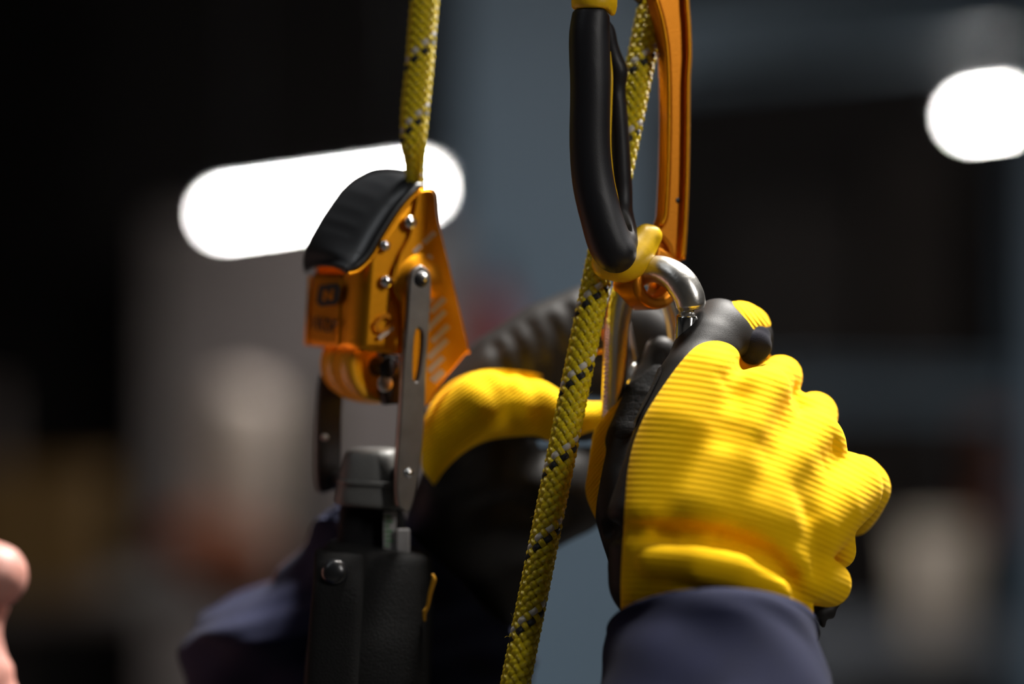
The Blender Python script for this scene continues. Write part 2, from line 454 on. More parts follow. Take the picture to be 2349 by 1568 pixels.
def h_column(name, cx, cy, wd, dp, t, label):
    bm = bmesh.new()
    o = thing(name, (cx, cy, 0), label, 'column'); o['kind'] = 'structure'
    box('flange', (cx - wd / 2, cy - dp / 2, 0.012), (cx + wd / 2, cy - dp / 2 + t, H), M['column_paint'], o, 0.003)
    box('flange', (cx - wd / 2, cy + dp / 2 - t, 0.012), (cx + wd / 2, cy + dp / 2, H), M['column_paint'], o, 0.003)
    box('web', (cx - t / 2, cy - dp / 2 + t, 0.012), (cx + t / 2, cy + dp / 2 - t, H), M['column_paint'], o)
    box('base_plate', (cx - wd * 0.7, cy - dp * 0.7, 0), (cx + wd * 0.7, cy + dp * 0.7, 0.012), M['beam_paint'], o)
    bm.free(); return o
def wx(px, d): return (px - 1174.5) * d / F
def wz(py, d): return CZ - (py - 784) * d / F
h_column('steel_column', wx(1268, 4.0), 4.0, 0.31, 0.30, 0.016, 'blue-grey painted steel column behind the two ropes')
h_column('steel_column', wx(2478, 4.1), 4.1, 0.20, 0.20, 0.014, 'blue-grey painted steel column at the right edge of the picture')

def bar_beam(name, a, b, hh, tt, m, label):
    a = np.array(a); b = np.array(b); u = (b - a) / np.linalg.norm(b - a); n = np.cross(u, [0, 0, 1.0]); n /= np.linalg.norm(n); z = np.cross(n, u)
    o = thing(name, (a + b) / 2, label, 'beam'); o['kind'] = 'structure'
    def bx(nm, h0, h1, w_):
        V = [q + n * sx * w_ + z * h for q in (a, b) for sx in (-1, 1) for h in (h0, h1)]
        mesh_obj(nm, V, [(0, 1, 3, 2), (4, 6, 7, 5), (0, 4, 5, 1), (2, 3, 7, 6), (1, 5, 7, 3), (0, 2, 6, 4)], m, o, smooth=False)
    bx('flange', hh / 2 - 0.014, hh / 2, tt); bx('flange', -hh / 2, -hh / 2 + 0.014, tt); bx('web', -hh / 2 + 0.014, hh / 2 - 0.014, 0.006)
    return o
bar_beam('steel_beam', P(1490, 105, 5.6), P(2560, -20, 4.9), 0.17, 0.07, M['beam_paint'], 'blue-grey steel beam slanting across the top right corner')
bar_beam('rail_beam', P(1480, 885, 6.2), P(2700, 905, 5.9), 0.085, 0.05, M['beam_paint'], 'thin blue-grey horizontal rail behind the yellow glove')

def panel(name, x0, x1, y0, y1, d, th, m, label, cat='panel'):
    o = box(name, (wx(x0, d), d, wz(y1, d)), (wx(x1, d), d + th, wz(y0, d)), m, None, 0.006)
    return tag(o, label, cat)
# sheet cladding strips on the back wall, standing on the floor
def strip(x0, x1, y0, m, d, label):
    o = box('wall_panel', (wx(x0, d), d, 0.0), (wx(x1, d), d + 0.03, wz(y0, d)), m, None, 0.006)
    tag(o, label, 'panel', kind='structure')
strip(2030, 2172, 330, M['panel_brown'], 8.0, 'pale brown upright wall strip right of the gloved fist')
strip(1640, 1990, 470, mat('panel_deep', (0.040, 0.032, 0.029), 0.75, vary=(2, 0.15)), 8.05, 'dark brown wall sheet above the gloved fist')
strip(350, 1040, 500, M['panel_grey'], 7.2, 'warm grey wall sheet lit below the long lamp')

def batten(name, a, b, r, label, up=True):
    a = np.array(a); b = np.array(b); o = thing(name, (a + b) / 2, label, 'lamp')
    cyl('light_tube', a, b, r, M['tube'], o, k=16)
    u = (b - a) / np.linalg.norm(b - a); off = np.array([0, 0, r + 0.016])
    for q, s_ in ((a, -1), (b, 1)): cyl('end_cap', q + u * s_ * 0.0005, q + u * s_ * 0.03, r * 1.15, M['housing'], o)
    sweep('housing', [a + off - u * 0.03, a + off, b + off, b + off + u * 0.03], 0.016, M['housing'], o, k=8, R2=0.03)
    for q in (a + u * 0.15, b - u * 0.15):
        cyl('hanger_rod', q + off, [q[0], q[1], H], 0.003, M['galv'], o, k=8)
    return o
batten('tube_lamp', P(512, 492, 6.2), P(986, 428, 5.05), 0.0125, 'long glowing tube lamp behind the rope and the orange device')
batten('tube_lamp', P(2224, 268, 5.6), P(2560, 226, 5.0), 0.0125, 'glowing tube lamp at the right edge cut off by a column')

# housings of the key batten and of the two added fill lights
for k, (x, y, lab) in enumerate([(0.60, 1.35, 'overhead'), (-0.95, 0.2, 'left'), (2.1, -0.9, 'rear')]):
    o = box('unseen_ceiling_fixture', (x - 0.1, y - 0.78, 3.30), (x + 0.1, y + 0.78, 3.36), M['housing'], None, 0.01)
    tag(o, {'overhead': 'grey ceiling light housing right above the ropes, out of frame', 'left': 'grey housing of the added left fill light above the person, out of frame', 'rear': 'grey housing of the added fill light right of the camera, out of frame'}[lab], 'lamp')
    for yy in (y - 0.5, y + 0.5): cyl('hanger_rod', (x, yy, 3.36), (x, yy, H), 0.004, M['galv'], o, k=8)

# things in the far background -------------------------------------------------
def lathe(name, c, prof, m, parent=None, k=32):
    V = []; a = np.linspace(0, 2 * np.pi, k, endpoint=False)
    for r, z in prof: V.append(np.stack([c[0] + r * np.cos(a), c[1] + r * np.sin(a), np.full(k, c[2] + z)], 1))
    return mesh_obj(name, np.concatenate(V), ring_faces(len(prof), k), m, parent)

# rack on the left with shelves
def rack(x0, x1, d, dep, shelves, top, label, m):
    o = thing('storage_rack', ((x0 + x1) / 2, d + dep / 2, 0), label, 'rack')
    for x in (x0, x1):
        for y in (d, d + dep):
            box('upright', (x - 0.025, y - 0.025, 0), (x + 0.025, y + 0.025, top), m, o, 0.004)
    for z in shelves:
        box('shelf_board', (x0 - 0.02, d - 0.02, z - 0.04), (x1 + 0.02, d + dep + 0.02, z), m, o, 0.004)
    return o
DR = 5.0
zA = wz(1185, DR + .2); zB = wz(1345, DR + .2)
rack(wx(-140, DR), wx(690, DR), DR, 0.5, [0.3, 0.75, zB], wz(905, DR), 'dark brown storage rack behind the face, out of focus', M['rack'])
o = thing('drum', (wx(548, 5.25), 5.25, zB), 'pale beige round drum on the rack left of the orange device', 'drum')
r_ = 95 * 5.25 / F; h_ = (1345 - 880) * 5.25 / F
lathe('drum_body', (wx(548, 5.25), 5.25, zB), [(0.001, 0.0), (r_ * .92, 0.0), (r_, 0.02), (r_, h_ * .6), (r_ * .97, h_ * .86), (r_ * .75, h_ * .97), (0.001, h_)], M['beige'], o)
lathe('drum_rim', (wx(548, 5.25), 5.25, zB), [(r_ * 1.0, h_ * .60), (r_ * 1.03, h_ * .61), (r_ * 1.03, h_ * .64), (r_ * 1.0, h_ * .65)], M['beige2'], o)
def sack(px, py, d, wpx, hpx, zb, m, name, label, cat, tilt=0.0):
    c = P(px, py, d); rw = wpx * d / F / 2; rh = hpx * d / F / 2
    s = Sdf(c - [rw * 1.4, rw * .9, rh * 1.4], c + [rw * 1.4, rw * .9, rh * 1.4], rw / 22)
    s.ell(c + [-rw * .25, 0, rh * .25 - tilt * .2 * rh], (rw * .75, rw * .5, rh * .7), 0.02)
    s.ell(c + [rw * .25, 0, -rh * .2], (rw * .75, rw * .5, rh * .8), 0.02)
    s.D = np.maximum(s.D, zb - s.Z)
    V, Q = s.mesh(1); ob = mesh_obj(name, V, Q, m); tag(ob, label, cat); return ob
sack(500, 1262, 5.06, 300, 190, zB, M['rust'], 'cloth_sack', 'rust-brown slumped sack in front of the pale drum', 'sack')
o = thing('parts_crate', (wx(80, 5.2), 5.2, zB), 'dark amber crate on the rack beside the face', 'crate')
cx0, cx1, ztop = wx(-60, 5.1), wx(215, 5.1), wz(1085, 5.1)
box('crate_floor', (cx0, 5.05, zB), (cx1, 5.35, zB + .012), M['amber'], o)
box('crate_wall', (cx0, 5.05, zB + .012), (cx1, 5.062, ztop), M['amber'], o, .003); box('crate_wall', (cx0, 5.338, zB + .012), (cx1, 5.35, ztop), M['amber'], o, .003)
box('crate_wall', (cx0, 5.062, zB + .012), (cx0 + .012, 5.338, ztop), M['amber'], o); box('crate_wall', (cx1 - .012, 5.062, zB + .012), (cx1, 5.338, ztop), M['amber'], o)

# fire extinguisher hung on the column
ex = wx(1122, 3.72); ez0 = wz(1010, 3.72)
o = thing('fire_extinguisher', (ex, 3.72, ez0), 'blurred dark red fire extinguisher hung on the blue-grey column', 'extinguisher')
lathe('bottle', (ex, 3.74, ez0), [(0.001, 0), (.036, 0), (.042, .01), (.042, .19), (.030, .225), (.014, .238), (.001, .24)], M['red'], o)
lathe('valve', (ex, 3.74, ez0), [(.012, .236), (.012, .262), (.02, .264), (.02, .275), (.001, .276)], M['steel_dark'], o, 16)
box('lever_handle', (ex - .012, 3.68, ez0 + .276), (ex + .012, 3.76, ez0 + .284), M['steel_dark'], o)
box('bracket', (ex - .03, 3.778, ez0 + .03), (ex + .03, 3.85, ez0 + .07), M['steel_dark'], o)

# workbench on the right with a pale bucket and rust crates
DB = 5.2; zT = wz(1478, DB + .1)
o = thing('work_bench', (wx(2150, DB), DB + .3, 0), 'grey workbench below the pale bucket at lower right', 'bench')
bx0, bx1 = wx(1820, DB), wx(2620, DB)
box('bench_top', (bx0, DB - .06, zT - .05), (bx1, DB + .6, zT), M['bench'], o, .004)
for x in (bx0 + .05, bx1 - .05):
    for y in (DB, DB + .54): box('leg', (x - .03, y - .03, 0), (x + .03, y + .03, zT - .05), M['bench'], o, .003)
bkx = wx(2150, 5.3); r_ = 78 * 5.3 / F; h_ = (1478 - 1215) * 5.3 / F
o = thing('bucket', (bkx, 5.3, zT), 'pale beige tapered bucket standing on the grey workbench', 'bucket')
lathe('bucket_body', (bkx, 5.3, zT), [(.001, 0), (r_ * .72, 0), (r_ * .78, .006), (r_, h_), (r_ * .95, h_), (r_ * .72, .02), (.001, .018)], M['beige2'], o)
lathe('bucket_rim', (bkx, 5.3, zT), [(r_ * .97, h_ - .02), (r_ * 1.05, h_ - .018), (r_ * 1.05, h_ + .002), (r_ * .98, h_ + .003)], M['beige2'], o)
# tall open shelf behind bench at right holding rust boxes
rack(wx(2205, 6.6), wx(2560, 6.6), 6.6, .4, [0.4, wz(1225, 6.7), wz(1010, 6.7)], wz(925, 6.6), 'dark shelf rack behind the pale bucket at the right edge', M['panel_black'])
for (a, b, c_, e, lab) in [(2225, 2330, 1012, 960, 'upper'), (2255, 2370, 1226, 1100, 'lower')]:
    o = box('storage_box', (wx(a, 6.65), 6.65, wz(c_, 6.7) + .002), (wx(b, 6.65), 6.9, wz(e, 6.65)), M['rust'], None, .008)
    tag(o, f'rust-red storage box on the {lab} shelf at the right edge', 'box', 'rust-red boxes on the right shelf')

# ------------------------------------------------------------------ anchor tube and ropes
TZ = 2.52
o = thing('anchor_frame', (0, 0.80, 0), 'galvanised overhead tube on two posts that the ropes hang from', 'frame')
cyl('cross_tube', (-1.7, 0.80, TZ), (1.7, 0.80, TZ), 0.024, M['galv'], o)
for x in (-1.7, 1.7):
    cyl('post', (x, 0.80, 0.01), (x, 0.80, TZ + .06), 0.024, M['galv'], o); box('foot_plate', (x - .1, .7, 0), (x + .1, .9, .01), M['galv'], o)

def rope(label, ctrl, pitch, phase, n_per=4, N=8, group=None, fuzz=0, black=2, white=3, k=6):
    """16-carrier plain braid: eight strands wind each way and pass over and under each other"""
    dense = catmull(ctrl, 400)
    Cc, Rr = dense[:, :3], dense[:, 3]
    s = np.concatenate([[0], np.cumsum(np.linalg.norm(np.diff(Cc, axis=0), axis=1))]); L = s[-1]
    m = int(L / (pitch / (2 * N)) * n_per); t = np.linspace(0, L, m)
    Cc = np.stack([np.interp(t, s, Cc[:, i]) for i in range(3)], 1); R = np.interp(t, s, Rr)
    T, Nn, Bn = frames(Cc)
    o = thing('rope', Cc[-1], label, 'rope', group)
    sweep('rope_core', Cc[::8], R[::8] * 0.80, M['rope_core'], o, k=12)
    rr = R / R.max()
    base = R * 0.850; amp = R * 0.105
    a = np.linspace(0, 2 * np.pi, k, endpoint=False) + np.pi / k
    ring = ring_faces(m, k, cap=False)
    for dirn in (1, -1):
        for j in range(N):
            th = dirn * 2 * np.pi * t / pitch + 2 * np.pi * j / N + phase
            rad = base + dirn * amp * np.cos(2 * np.pi * N * t / pitch)
            er = np.cos(th)[:, None] * Nn + np.sin(th)[:, None] * Bn
            Pc = Cc + er * rad[:, None]
            tg = np.gradient(Pc, axis=0); tg /= np.linalg.norm(tg, axis=1, keepdims=True)
            wv = np.cross(tg, er); wv /= np.linalg.norm(wv, axis=1, keepdims=True)
            er2 = np.cross(wv, tg)
            hw = 0.250 * R; ht = 0.165 * R
            V = Pc[:, None] + np.cos(a)[None, :, None] * (wv * hw[:, None])[:, None] + np.sin(a)[None, :, None] * (er2 * ht[:, None])[:, None]
            fib = np.tile(np.cos(a) * 1.0, m)
            mt = M['rope_yellow']
            if dirn == 1 and j == black: mt = M['rope_black']
            if dirn == 1 and j == white: mt = M['rope_white']
            mesh_obj('strand', V.reshape(-1, 3), ring, mt, o, attrs={'fibre': fib})
    if fuzz:
        V, Fc = [], []
        for _ in range(fuzz):
            i = RNG.integers(m // 6, m - m // 6); th = RNG.uniform(0, 2 * np.pi)
            er = math.cos(th) * Nn[i] + math.sin(th) * Bn[i]
            p = Cc[i] + er * R[i] * 0.95; q = p.copy(); d = er + RNG.normal(0, .9, 3); d /= np.linalg.norm(d)
            Lf = RNG.uniform(.0008, .003); b0 = len(V); wd = np.cross(d, RNG.normal(0, 1, 3)); wd *= 0.000035 / np.linalg.norm(wd)
            for q_ in range(4):
                V += [q - wd, q + wd, q + np.cross(wd, d)]; d = d + RNG.normal(0, .35, 3); d /= np.linalg.norm(d); q = q + d * Lf / 3
            for q_ in range(3):
                for e in range(3):
                    a0 = b0 + q_ * 3 + e; a1 = b0 + q_ * 3 + (e + 1) % 3; Fc.append((a0, a1, a1 + 3, a0 + 3))
        f = mesh_obj('loose_fibres', V, Fc, M['rope_yellow'], o, attrs={'fibre': np.zeros(len(V))}); f['kind'] = 'stuff'
    return o

def rp(px, py, d, rpx): return [*P(px, py, d), rpx * d / F]
# the sharp rope: hangs from the tube, passes behind the grip, runs on below the frame
pt, pb = np.array(rp(1490, 40, 0.792, 40.5)), np.array(rp(1182, 1568, 0.752, 40.5))
dv = (pt - pb) / (pt[2] - pb[2]); pt[3] = pb[3] = 0.0044
up = pt + dv * (TZ - 0.02 - pt[2]); dn = pb + dv * (-0.22); up[3] = dn[3] = 0.0044; up[1] = 0.80
m1 = pt + dv * .12; m1[3] = 0.0044
R2 = rope('sharp yellow braided rope with black flecks running down in front of the hands',
          [up, (up + m1) / 2, m1, pt, (pt + pb) / 2, pb, dn], 0.0264, 2.1, n_per=4, fuzz=260)
ctrl = [rp(1046, -760, .80, 31), rp(1010, -400, .80, 31), rp(974, 0, .80, 31), rp(962, 150, .80, 30.5), rp(952, 250, .80, 30.5), rp(948, 325, .80, 27), rp(949, 375, .802, 20), rp(950, 430, .804, 19), rp(952, 500, .808, 19)]
ctop = np.array(ctrl[0]); ctop[2] = TZ - .02; ctop[0] = ctrl[0][0] + .03; ctop[1] = .80
R1 = rope('blurred yellow braided rope entering the top of the orange device', [ctop] + ctrl, 0.0235, 0.4, n_per=4, black=5, white=6)
for q, lab in ((up, 'over the sharp rope'), (ctop, 'over the blurred rope')):
    a = np.linspace(0, 2 * np.pi, 33); Cq = np.stack([np.full(33, q[0]), .80 + .031 * np.cos(a), TZ + .031 * np.sin(a)], 1)
    ob = sweep('rope_ring', Cq, 0.006, M['steel'], None, k=10, cap=False); tag(ob, f'steel ring on the overhead tube {lab}, out of frame', 'ring')

# ------------------------------------------------------------------ handled ascender
asc = thing('hand_ascender', P(1480, 700, .775), 'orange rope ascender with black and yellow moulded grip, right of centre', 'ascender')
def bounds(px0, px1, py0, py1, d0, d1):
    c = np.array([P(a, b, d) for a in (px0, px1) for b in (py0, py1) for d in (d0, d1)]); return c.min(0), c.max(0)
# grip
s = Sdf(*bounds(1270, 1500, -20, 660, .738, .806), 0.0009)
s.chain(CC(26, (1356, 34, .764, 44), (1352, 90, .763, 47.5), (1354, 200, .762, 46.5), (1353, 330, .762, 47), (1361, 420, .762, 48.5), (1380, 500, .761, 49), (1398, 555, .761, 51), (1412, 578, .761, 49)), 0.001)
s.chain(CC(40, (1390, 52, .774, 18), (1394, 80, .775, 20), (1399, 110, .776, 21), (1408, 140, .777, 23), (1417, 166, .777, 24), (1413, 200, .778, 23), (1416, 260, .778, 24), (1421, 330, .778, 24), (1424, 400, .778, 25), (1426, 440, .778, 25), (1427, 485, .776, 25), (1433, 525, .770, 28), (1432, 556, .764, 32)), 0.0006, sy=.8)
s.cut(CC(30, (1404, 46, .7655, 4), (1401, 75, .7655, 5), (1402, 120, .7665, 6), (1407, 180, .768, 11), (1412, 250, .7685, 14), (1414, 330, .7685, 15), (1420, 420, .7685, 14), (1428, 480, .768, 12), (1438, 528, .764, 9)), 0.0012, sy=.62)
s.D = np.maximum(s.D, (s.Z - P(1360, 22, .763)[2]) + 0.35 * np.maximum(0, s.X - P(1385, 0, .763)[0]) * 3)
V, Q = s.mesh(2); grip = mesh_obj('grip', V, Q, M['grip_black'], asc); grip['label'] = 'soft black rubber grip with a long finger slot'
core = catmull([[*P(a, b, d), r * d / F] for a, b, d, r in [(1399, 120, .772, 2), (1402, 175, .7685, 4.5), (1399.5, 250, .7685, 5), (1398, 330, .7685, 4.5), (1403, 400, .7685, 5), (1412, 450, .768, 5.5), (1422, 500, .768, 5), (1428, 528, .769, 3)]], 60)
sweep('grip_liner', core[:, :3], core[:, 3], M['grip_yellow'], asc, k=10, R2=core[:, 3] * 2.2)
# moulded yellow ends
s = Sdf(*bounds(1340, 1540, 495, 680, .745, .80), 0.0008)
s.chain(CC(12, (1396, 602, .766, 40), (1438, 600, .768, 46), (1470, 565, .771, 38), (1484, 545, .773, 29)), .003)
s.chain(C((1486, 541, .772, 26), (1499, 539, .772, 19)), .0025)
V, Q = s.mesh(2); mesh_obj('grip_end', V, Q, M['grip_yellow'], asc)
s = Sdf(*bounds(1290, 1450, -150, 70, .735, .80), 0.0009)
s.chain(C((1363, -90, .766, 49), (1360, 6, .764, 50)), .002); s.chain(C((1398, -60, .766, 16), (1402, 26, .766, 11)), .003)
s.D = np.maximum(s.D, -(s.Z - P(1360, 23, .763)[2]) - 1.1 * np.maximum(0, s.X - P(1392, 0, .763)[0]))
V, Q = s.mesh(2); mesh_obj('grip_end', V, Q, M['grip_yellow'], asc)
# aluminium frame: one plate whose plane runs from the grip back to the spine
yaw = math.radians(24)
frA = Frame(P(1535, 300, .786), (math.cos(yaw), math.sin(yaw), 0), (0, 0, 1))
outer = catmull([(1562, -420), (1564, -120), (1562, 0), (1566, 60), (1569, 120), (1569, 150), (1566, 190), (1565.5, 300), (1563, 420), (1559, 520), (1554, 600)], 40).tolist()
inner = catmull([(1528, 602), (1523, 575), (1512, 556), (1500, 545), (1490, 530), (1502, 520), (1511, 500), (1514, 470), (1518, 380), (1520, 250), (1517, 130), (1506, 55), (1490, 0), (1475, -60), (1462, -120), (1455, -420)], 50).tolist()
plate('spine_plate', [outer + inner], frA, 0.0075, 0.0016, M['orange_matte'], asc)
fl = catmull([(*frA.pt(a, b, 0.004), 0.0) for a, b in [(1561, -420), (1561, -100), (1560, 0), (1564, 60), (1566, 130), (1563, 190), (1562, 300), (1560, 420), (1556, 520), (1551, 596)]], 60)[:, :3]
sweep('spine_flange', fl, 0.0011, M['orange_alu'], asc, k=10, R2=0.0026)
il = np.array([frA.pt(a, b, 0.0035) for a, b in catmull([(1492, 0), (1508, 55), (1519, 130), (1522, 250), (1520, 380), (1516, 470), (1513, 500), (1505, 518)], 50)])
sweep('inner_rib', il, 0.0009, M['orange_alu'], asc, k=10, R2=0.0016)
dome('rivet', frA.pt(1543, 461, 0.0035), frA.n, .0012, .0004, M['steel_dark'], asc)
# eye that takes the carabiners: turned ring with a tapered bore
frE = Frame(P(1482, 652, .777), (math.cos(math.radians(38)), math.sin(math.radians(38)), 0), (0, 0, 1))
oc = [(0.0098 * math.cos(q), 0.0082 * math.sin(q)) for q in np.linspace(0, 2 * np.pi, 48, endpoint=False)]
ic = [(0.0056 * math.cos(q), 0.0048 * math.sin(q) + .0009) for q in np.linspace(0, 2 * np.pi, 40, endpoint=False)]
plate('eye', [oc, ic], frE, 0.012, 0.0016, M['orange_matte'], asc, px=False)
plate('eye_bridge', [[(1500, 560), (1530, 580), (1552, 598), (1545, 640), (1522, 668), (1500, 662), (1488, 620)]], Frame(P(1520, 620, .783), frA.ex, frA.ey), 0.006, 0.0012, M['orange_matte'], asc)
# cam and rope channel above the frame
s = Sdf(*bounds(1400, 1580, -420, 40, .765, .83), 0.0012)
s.chain(C((1462, -150, .782, 32), (1462, -20, .782, 22), (1466, 4, .782, 10)), .002)
V, Q = s.mesh(2); mesh_obj('cam', V, Q, M['steel_dark'], asc)
plate('channel_plate', [catmull([(1462, -118), (1410, -160), (1350, -150), (1330, -100), (1320, -60), (1300, -150), (1320, -260), (1380, -330), (1455, -360)], 40).tolist()], frA.shift(.006), 0.006, 0.0015, M['orange_matte'], asc)

# ------------------------------------------------------------------ carabiners
ca = thing('carabiner', P(1480, 640, .77), 'large steel screw-gate carabiner gripped by the sharp yellow glove', 'carabiner')
pth = [(1520, 1330, .792), (1450, 1230, .790), (1415, 1080, .789), (1409, 950, .786), (1412, 820, .783), (1417, 730, .780), (1435, 662, .777), (1470, 624, .7735), (1512, 618, .769), (1552, 638, .765), (1579, 676, .763), (1587, 712, .763)]
pc = catmull([[*P(*q)] for q in pth], 140)
tt = np.linspace(0, 1, 140); rad = np.interp(tt, [0, .55, .7, .86, .97, 1], [29.5, 30, 31, 37, 34, 28]) * .77 / F
body = sweep('frame', pc, rad, M['steel'], ca, k=28)
gp = np.array([P(1576, 716, .763), P(1574, 732, .7632), P(1566, 860, .7665), P(1556, 1000, .771), P(1540, 1140, .778), P(1522, 1330, .79)])
cyl('gate_sleeve', P(1576, 722, .7628), P(1562, 930, .768), 24.5 * .765 / F, M['steel_bright'], ca, k=32, bev=.14)
sweep('gate', catmull(gp, 40), 19 * .77 / F, M['steel'], ca, k=18)
# engraved lettering along the left side of the spine: rows of small raised marks
nrm = []
for i in range(44):
    u = 0.275 + (0.455 - 0.275) * i / 43.0; j = int(u * 139); c = pc[j]; r = rad[j]; tdir = pc[j + 1] - pc[j]; tdir /= np.linalg.norm(tdir)
    side = np.array([-0.72, -0.69, 0.0]); side -= tdir * side.dot(tdir); side /= np.linalg.norm(side)
    nrm.append((c + side * r, side, tdir))
bm = bmesh.new()
for i, (p, sd, td) in enumerate(nrm):
    bt = np.cross(sd, td); hl = (0.0004, 0.00028, 0.0005)[i % 3]
    for off, hw, hh in ((0, .0011, hl * .5), ((-.0007, .0006, 0)[i % 3], .00025, .0005)):
        c = p + bt * off; vs = []
        for a in (-1, 1):
            for b in (-1, 1):
                for e in (-1, 1): vs.append(bm.verts.new(Vector(c + bt * a * hw + td * b * hh + sd * e * .00012)))
        for f in ((0, 1, 3, 2), (4, 6, 7, 5), (0, 4, 5, 1), (2, 3, 7, 6), (1, 5, 7, 3), (0, 2, 6, 4)): bm.faces.new([vs[q] for q in f])
eng = bm_obj('engraving', bm, M['steel_bright'], body); eng['kind'] = 'stuff'

cb = thing('carabiner', P(1470, 650, .79), 'second carabiner half hidden behind the first, held by the blurred glove', 'carabiner')
pth = [(1432, 1090, .806), (1500, 1060, .808), (1548, 960, .807), (1556, 860, .804), (1548, 770, .800), (1534, 705, .796), (1508, 655, .791), (1474, 640, .788), (1440, 652, .790), (1420, 690, .794), (1414, 735, .797)]
pc2 = catmull([[*P(*q)] for q in pth], 100); sweep('frame', pc2, 15.5 * .79 / F, M['steel'], cb, k=20)
cyl('gate_sleeve', P(1410, 742, .797), P(1428, 832, .7985), 36 * .798 / F, M['nickel'], cb, k=28)
cyl('gate_collar', P(1426, 834, .7985), P(1434, 884, .800), 35 * .798 / F, M['steel_bright'], cb, k=28)
cyl('gate', P(1434, 884, .800), P(1432, 1086, .806), 15 * .8 / F, M['steel'], cb)
cyl('hinge_pin', P(1366, 806, .7965), P(1392, 804, .7965), 5.5 * .8 / F, M['orange_alu'], cb, k=12)

# ------------------------------------------------------------------ rope grab device (orange, left)
dv_ = thing('rope_grab', P(830, 930, .80), 'orange metal rope grab with black cap and steel lever on the blurred rope', 'rope grab')
a_ = math.radians(30); ph = math.radians(4.2)
def roll(v):  # lean of the device: up goes right
    x, y, z = v; return np.array([x * math.cos(ph) + z * math.sin(ph), y, -x * math.sin(ph) + z * math.cos(ph)])
EX, EY, EZ = roll((math.cos(a_), math.sin(a_), 0)), roll((-math.sin(a_), math.cos(a_), 0)), roll((0, 0, 1))
O = P(825, 640, .790); W = 0.0385
near = Frame(O, EX, EZ)                    # near side plate, normal towards the camera
front = Frame(O, -EY, EZ)                  # front plate (normal -EX)
far = Frame(O + EY * W, EX, EZ)
def loc(x, y, z): return O + EX * x + EY * y + EZ * z
# folded shell
cap_near = [(796, 629), (822, 619), (850, 592), (880, 542), (920, 481), (955, 443), (966, 438)]
cn = np.array([near.hit(*q) for q in cap_near])
top_pts = np.vstack([cn, [near.hit(993, 440)], [near.hit(1003, 500)], [near.hit(1018, 560)]])
zf = front.hit(750, 627)[1]; zb0 = front.hit(740, 795)[1]; zb1 = near.hit(905, 812)[1]
prof = []
for x in np.linspace(.016, .005, 4): prof.append((x, W))
for q in np.linspace(0, np.pi / 2, 6): prof.append((.004 - .004 * math.sin(q), W - .003 + .003 * math.cos(q)))
for y in np.linspace(W - .004, .0118, 6): prof.append((0, y))
prof += [(0.0, .0113), (.0003, .0106)]
for q in np.linspace(0.05, np.pi / 2, 12): prof.append((.0003 + .0047 * (1 - math.cos(q)), .0106 * (1 - math.sin(q))))
xs = np.linspace(.0054, top_pts[-3][0], 26)
for x in xs: prof.append((x, 0.0))
V = []; rows = 14
for x, y in prof:
    zt = zf if y > .0113 else max(zf, float(np.interp(x, top_pts[:, 0], top_pts[:, 1])))
    if y == W: zt = zf
    zb = zb0 + (zb1 - zb0) * min(1, max(0, x / .014))
    for r in range(rows): V.append(loc(x, y, zb + (zt - zb) * r / (rows - 1)))
V = np.array(V); n = len(prof)
Fq = np.array([(i * rows + j, i * rows + j + 1, (i + 1) * rows + j + 1, (i + 1) * rows + j) for i in range(n - 1) for j in range(rows - 1)])
sh = mesh_obj('shell', V, Fq, M['orange_alu'], dv_)
md = sh.modifiers.new('thickness', 'SOLIDIFY'); md.thickness = .0016; md.offset = 1
# creased edges of the front plate
for xx in (713, 786):
    cyl('front_crease', front.pt(xx, 632, .0002), front.pt(xx - 9, 792, .0002), .0007, M['orange_alu'], dv_, k=10)
# swinging side plate with the printed instructions
ro = catmull([(962, 437), (993, 440), (1001, 500), (1016, 560), (1041, 665), (1072, 800), (1064, 812), (1000, 890), (975, 930), (925, 932), (920, 830), (918, 700), (905, 640), (912, 590), (935, 545), (945, 500), (952, 460)], 70).tolist()
plate('side_plate', [ro], near.shift(.0012), 0.0020, 0.0004, M['orange_alu'], dv_)
bc = near.pt(958, 640, .0019)
sweep('pivot_boss', [bc + near.n * (.0030 * .5 * (1 + math.cos(math.pi * (1 - q)))) for q in np.linspace(0, 1, 14)], [max(.0105 * (1 - q), 1e-5) for q in np.linspace(0, 1, 14)], M['orange_alu'], dv_, k=32)
def bent(pts): return catmull(pts, 40).tolist()
# white printed marks on the swinging plate (too blurred to read): slanted strokes
for (u, v, l, wd) in [(985, 545, 34, 13), (958, 570, 24, 12), (975, 600, 40, 16), (1004, 700, 44, 16), (1000, 735, 60, 15), (1010, 765, 52, 16), (1004, 800, 60, 17), (1000, 835, 46, 16), (1004, 862, 34, 20), (985, 690, 20, 12)]:
    ca_, sa_ = math.cos(-.85), math.sin(-.85); q = []
    for sx, sy in ((-.5, -.5), (.5, -.3), (.5, .5), (-.5, .3)):
        x = sx * l; y = sy * wd; q.append((u + x * ca_ - y * sa_, v + x * sa_ + y * ca_))
    plate('printed_mark', [q], near.shift(.00232), .0002, .00002, M['print_white'], dv_)
# etched icon on the shell
frI = near.shift(.0017)
plate('etched_icon', [bent([(858, 742), (876, 722), (893, 720), (905, 738), (892, 758), (868, 762), (858, 742)]), bent([(866, 744), (878, 731), (890, 729), (896, 738), (887, 751), (871, 754), (866, 744)])], frI, .0002, .00002, M['orange_matte'], dv_)
plate('etched_icon', [[(866, 772), (900, 748), (904, 754), (872, 780)]], frI, .0002, .00002, M['print_white'], dv_)
# rivets
for (px, py, r) in [(881, 645, 15), (878, 563, 13), (934, 510, 16)]:
    dome('rivet', near.pt(px, py, 0.0024 if px == 934 else .0018), near.n, r * .8 / F, .0014, M['steel_bright'], dv_)
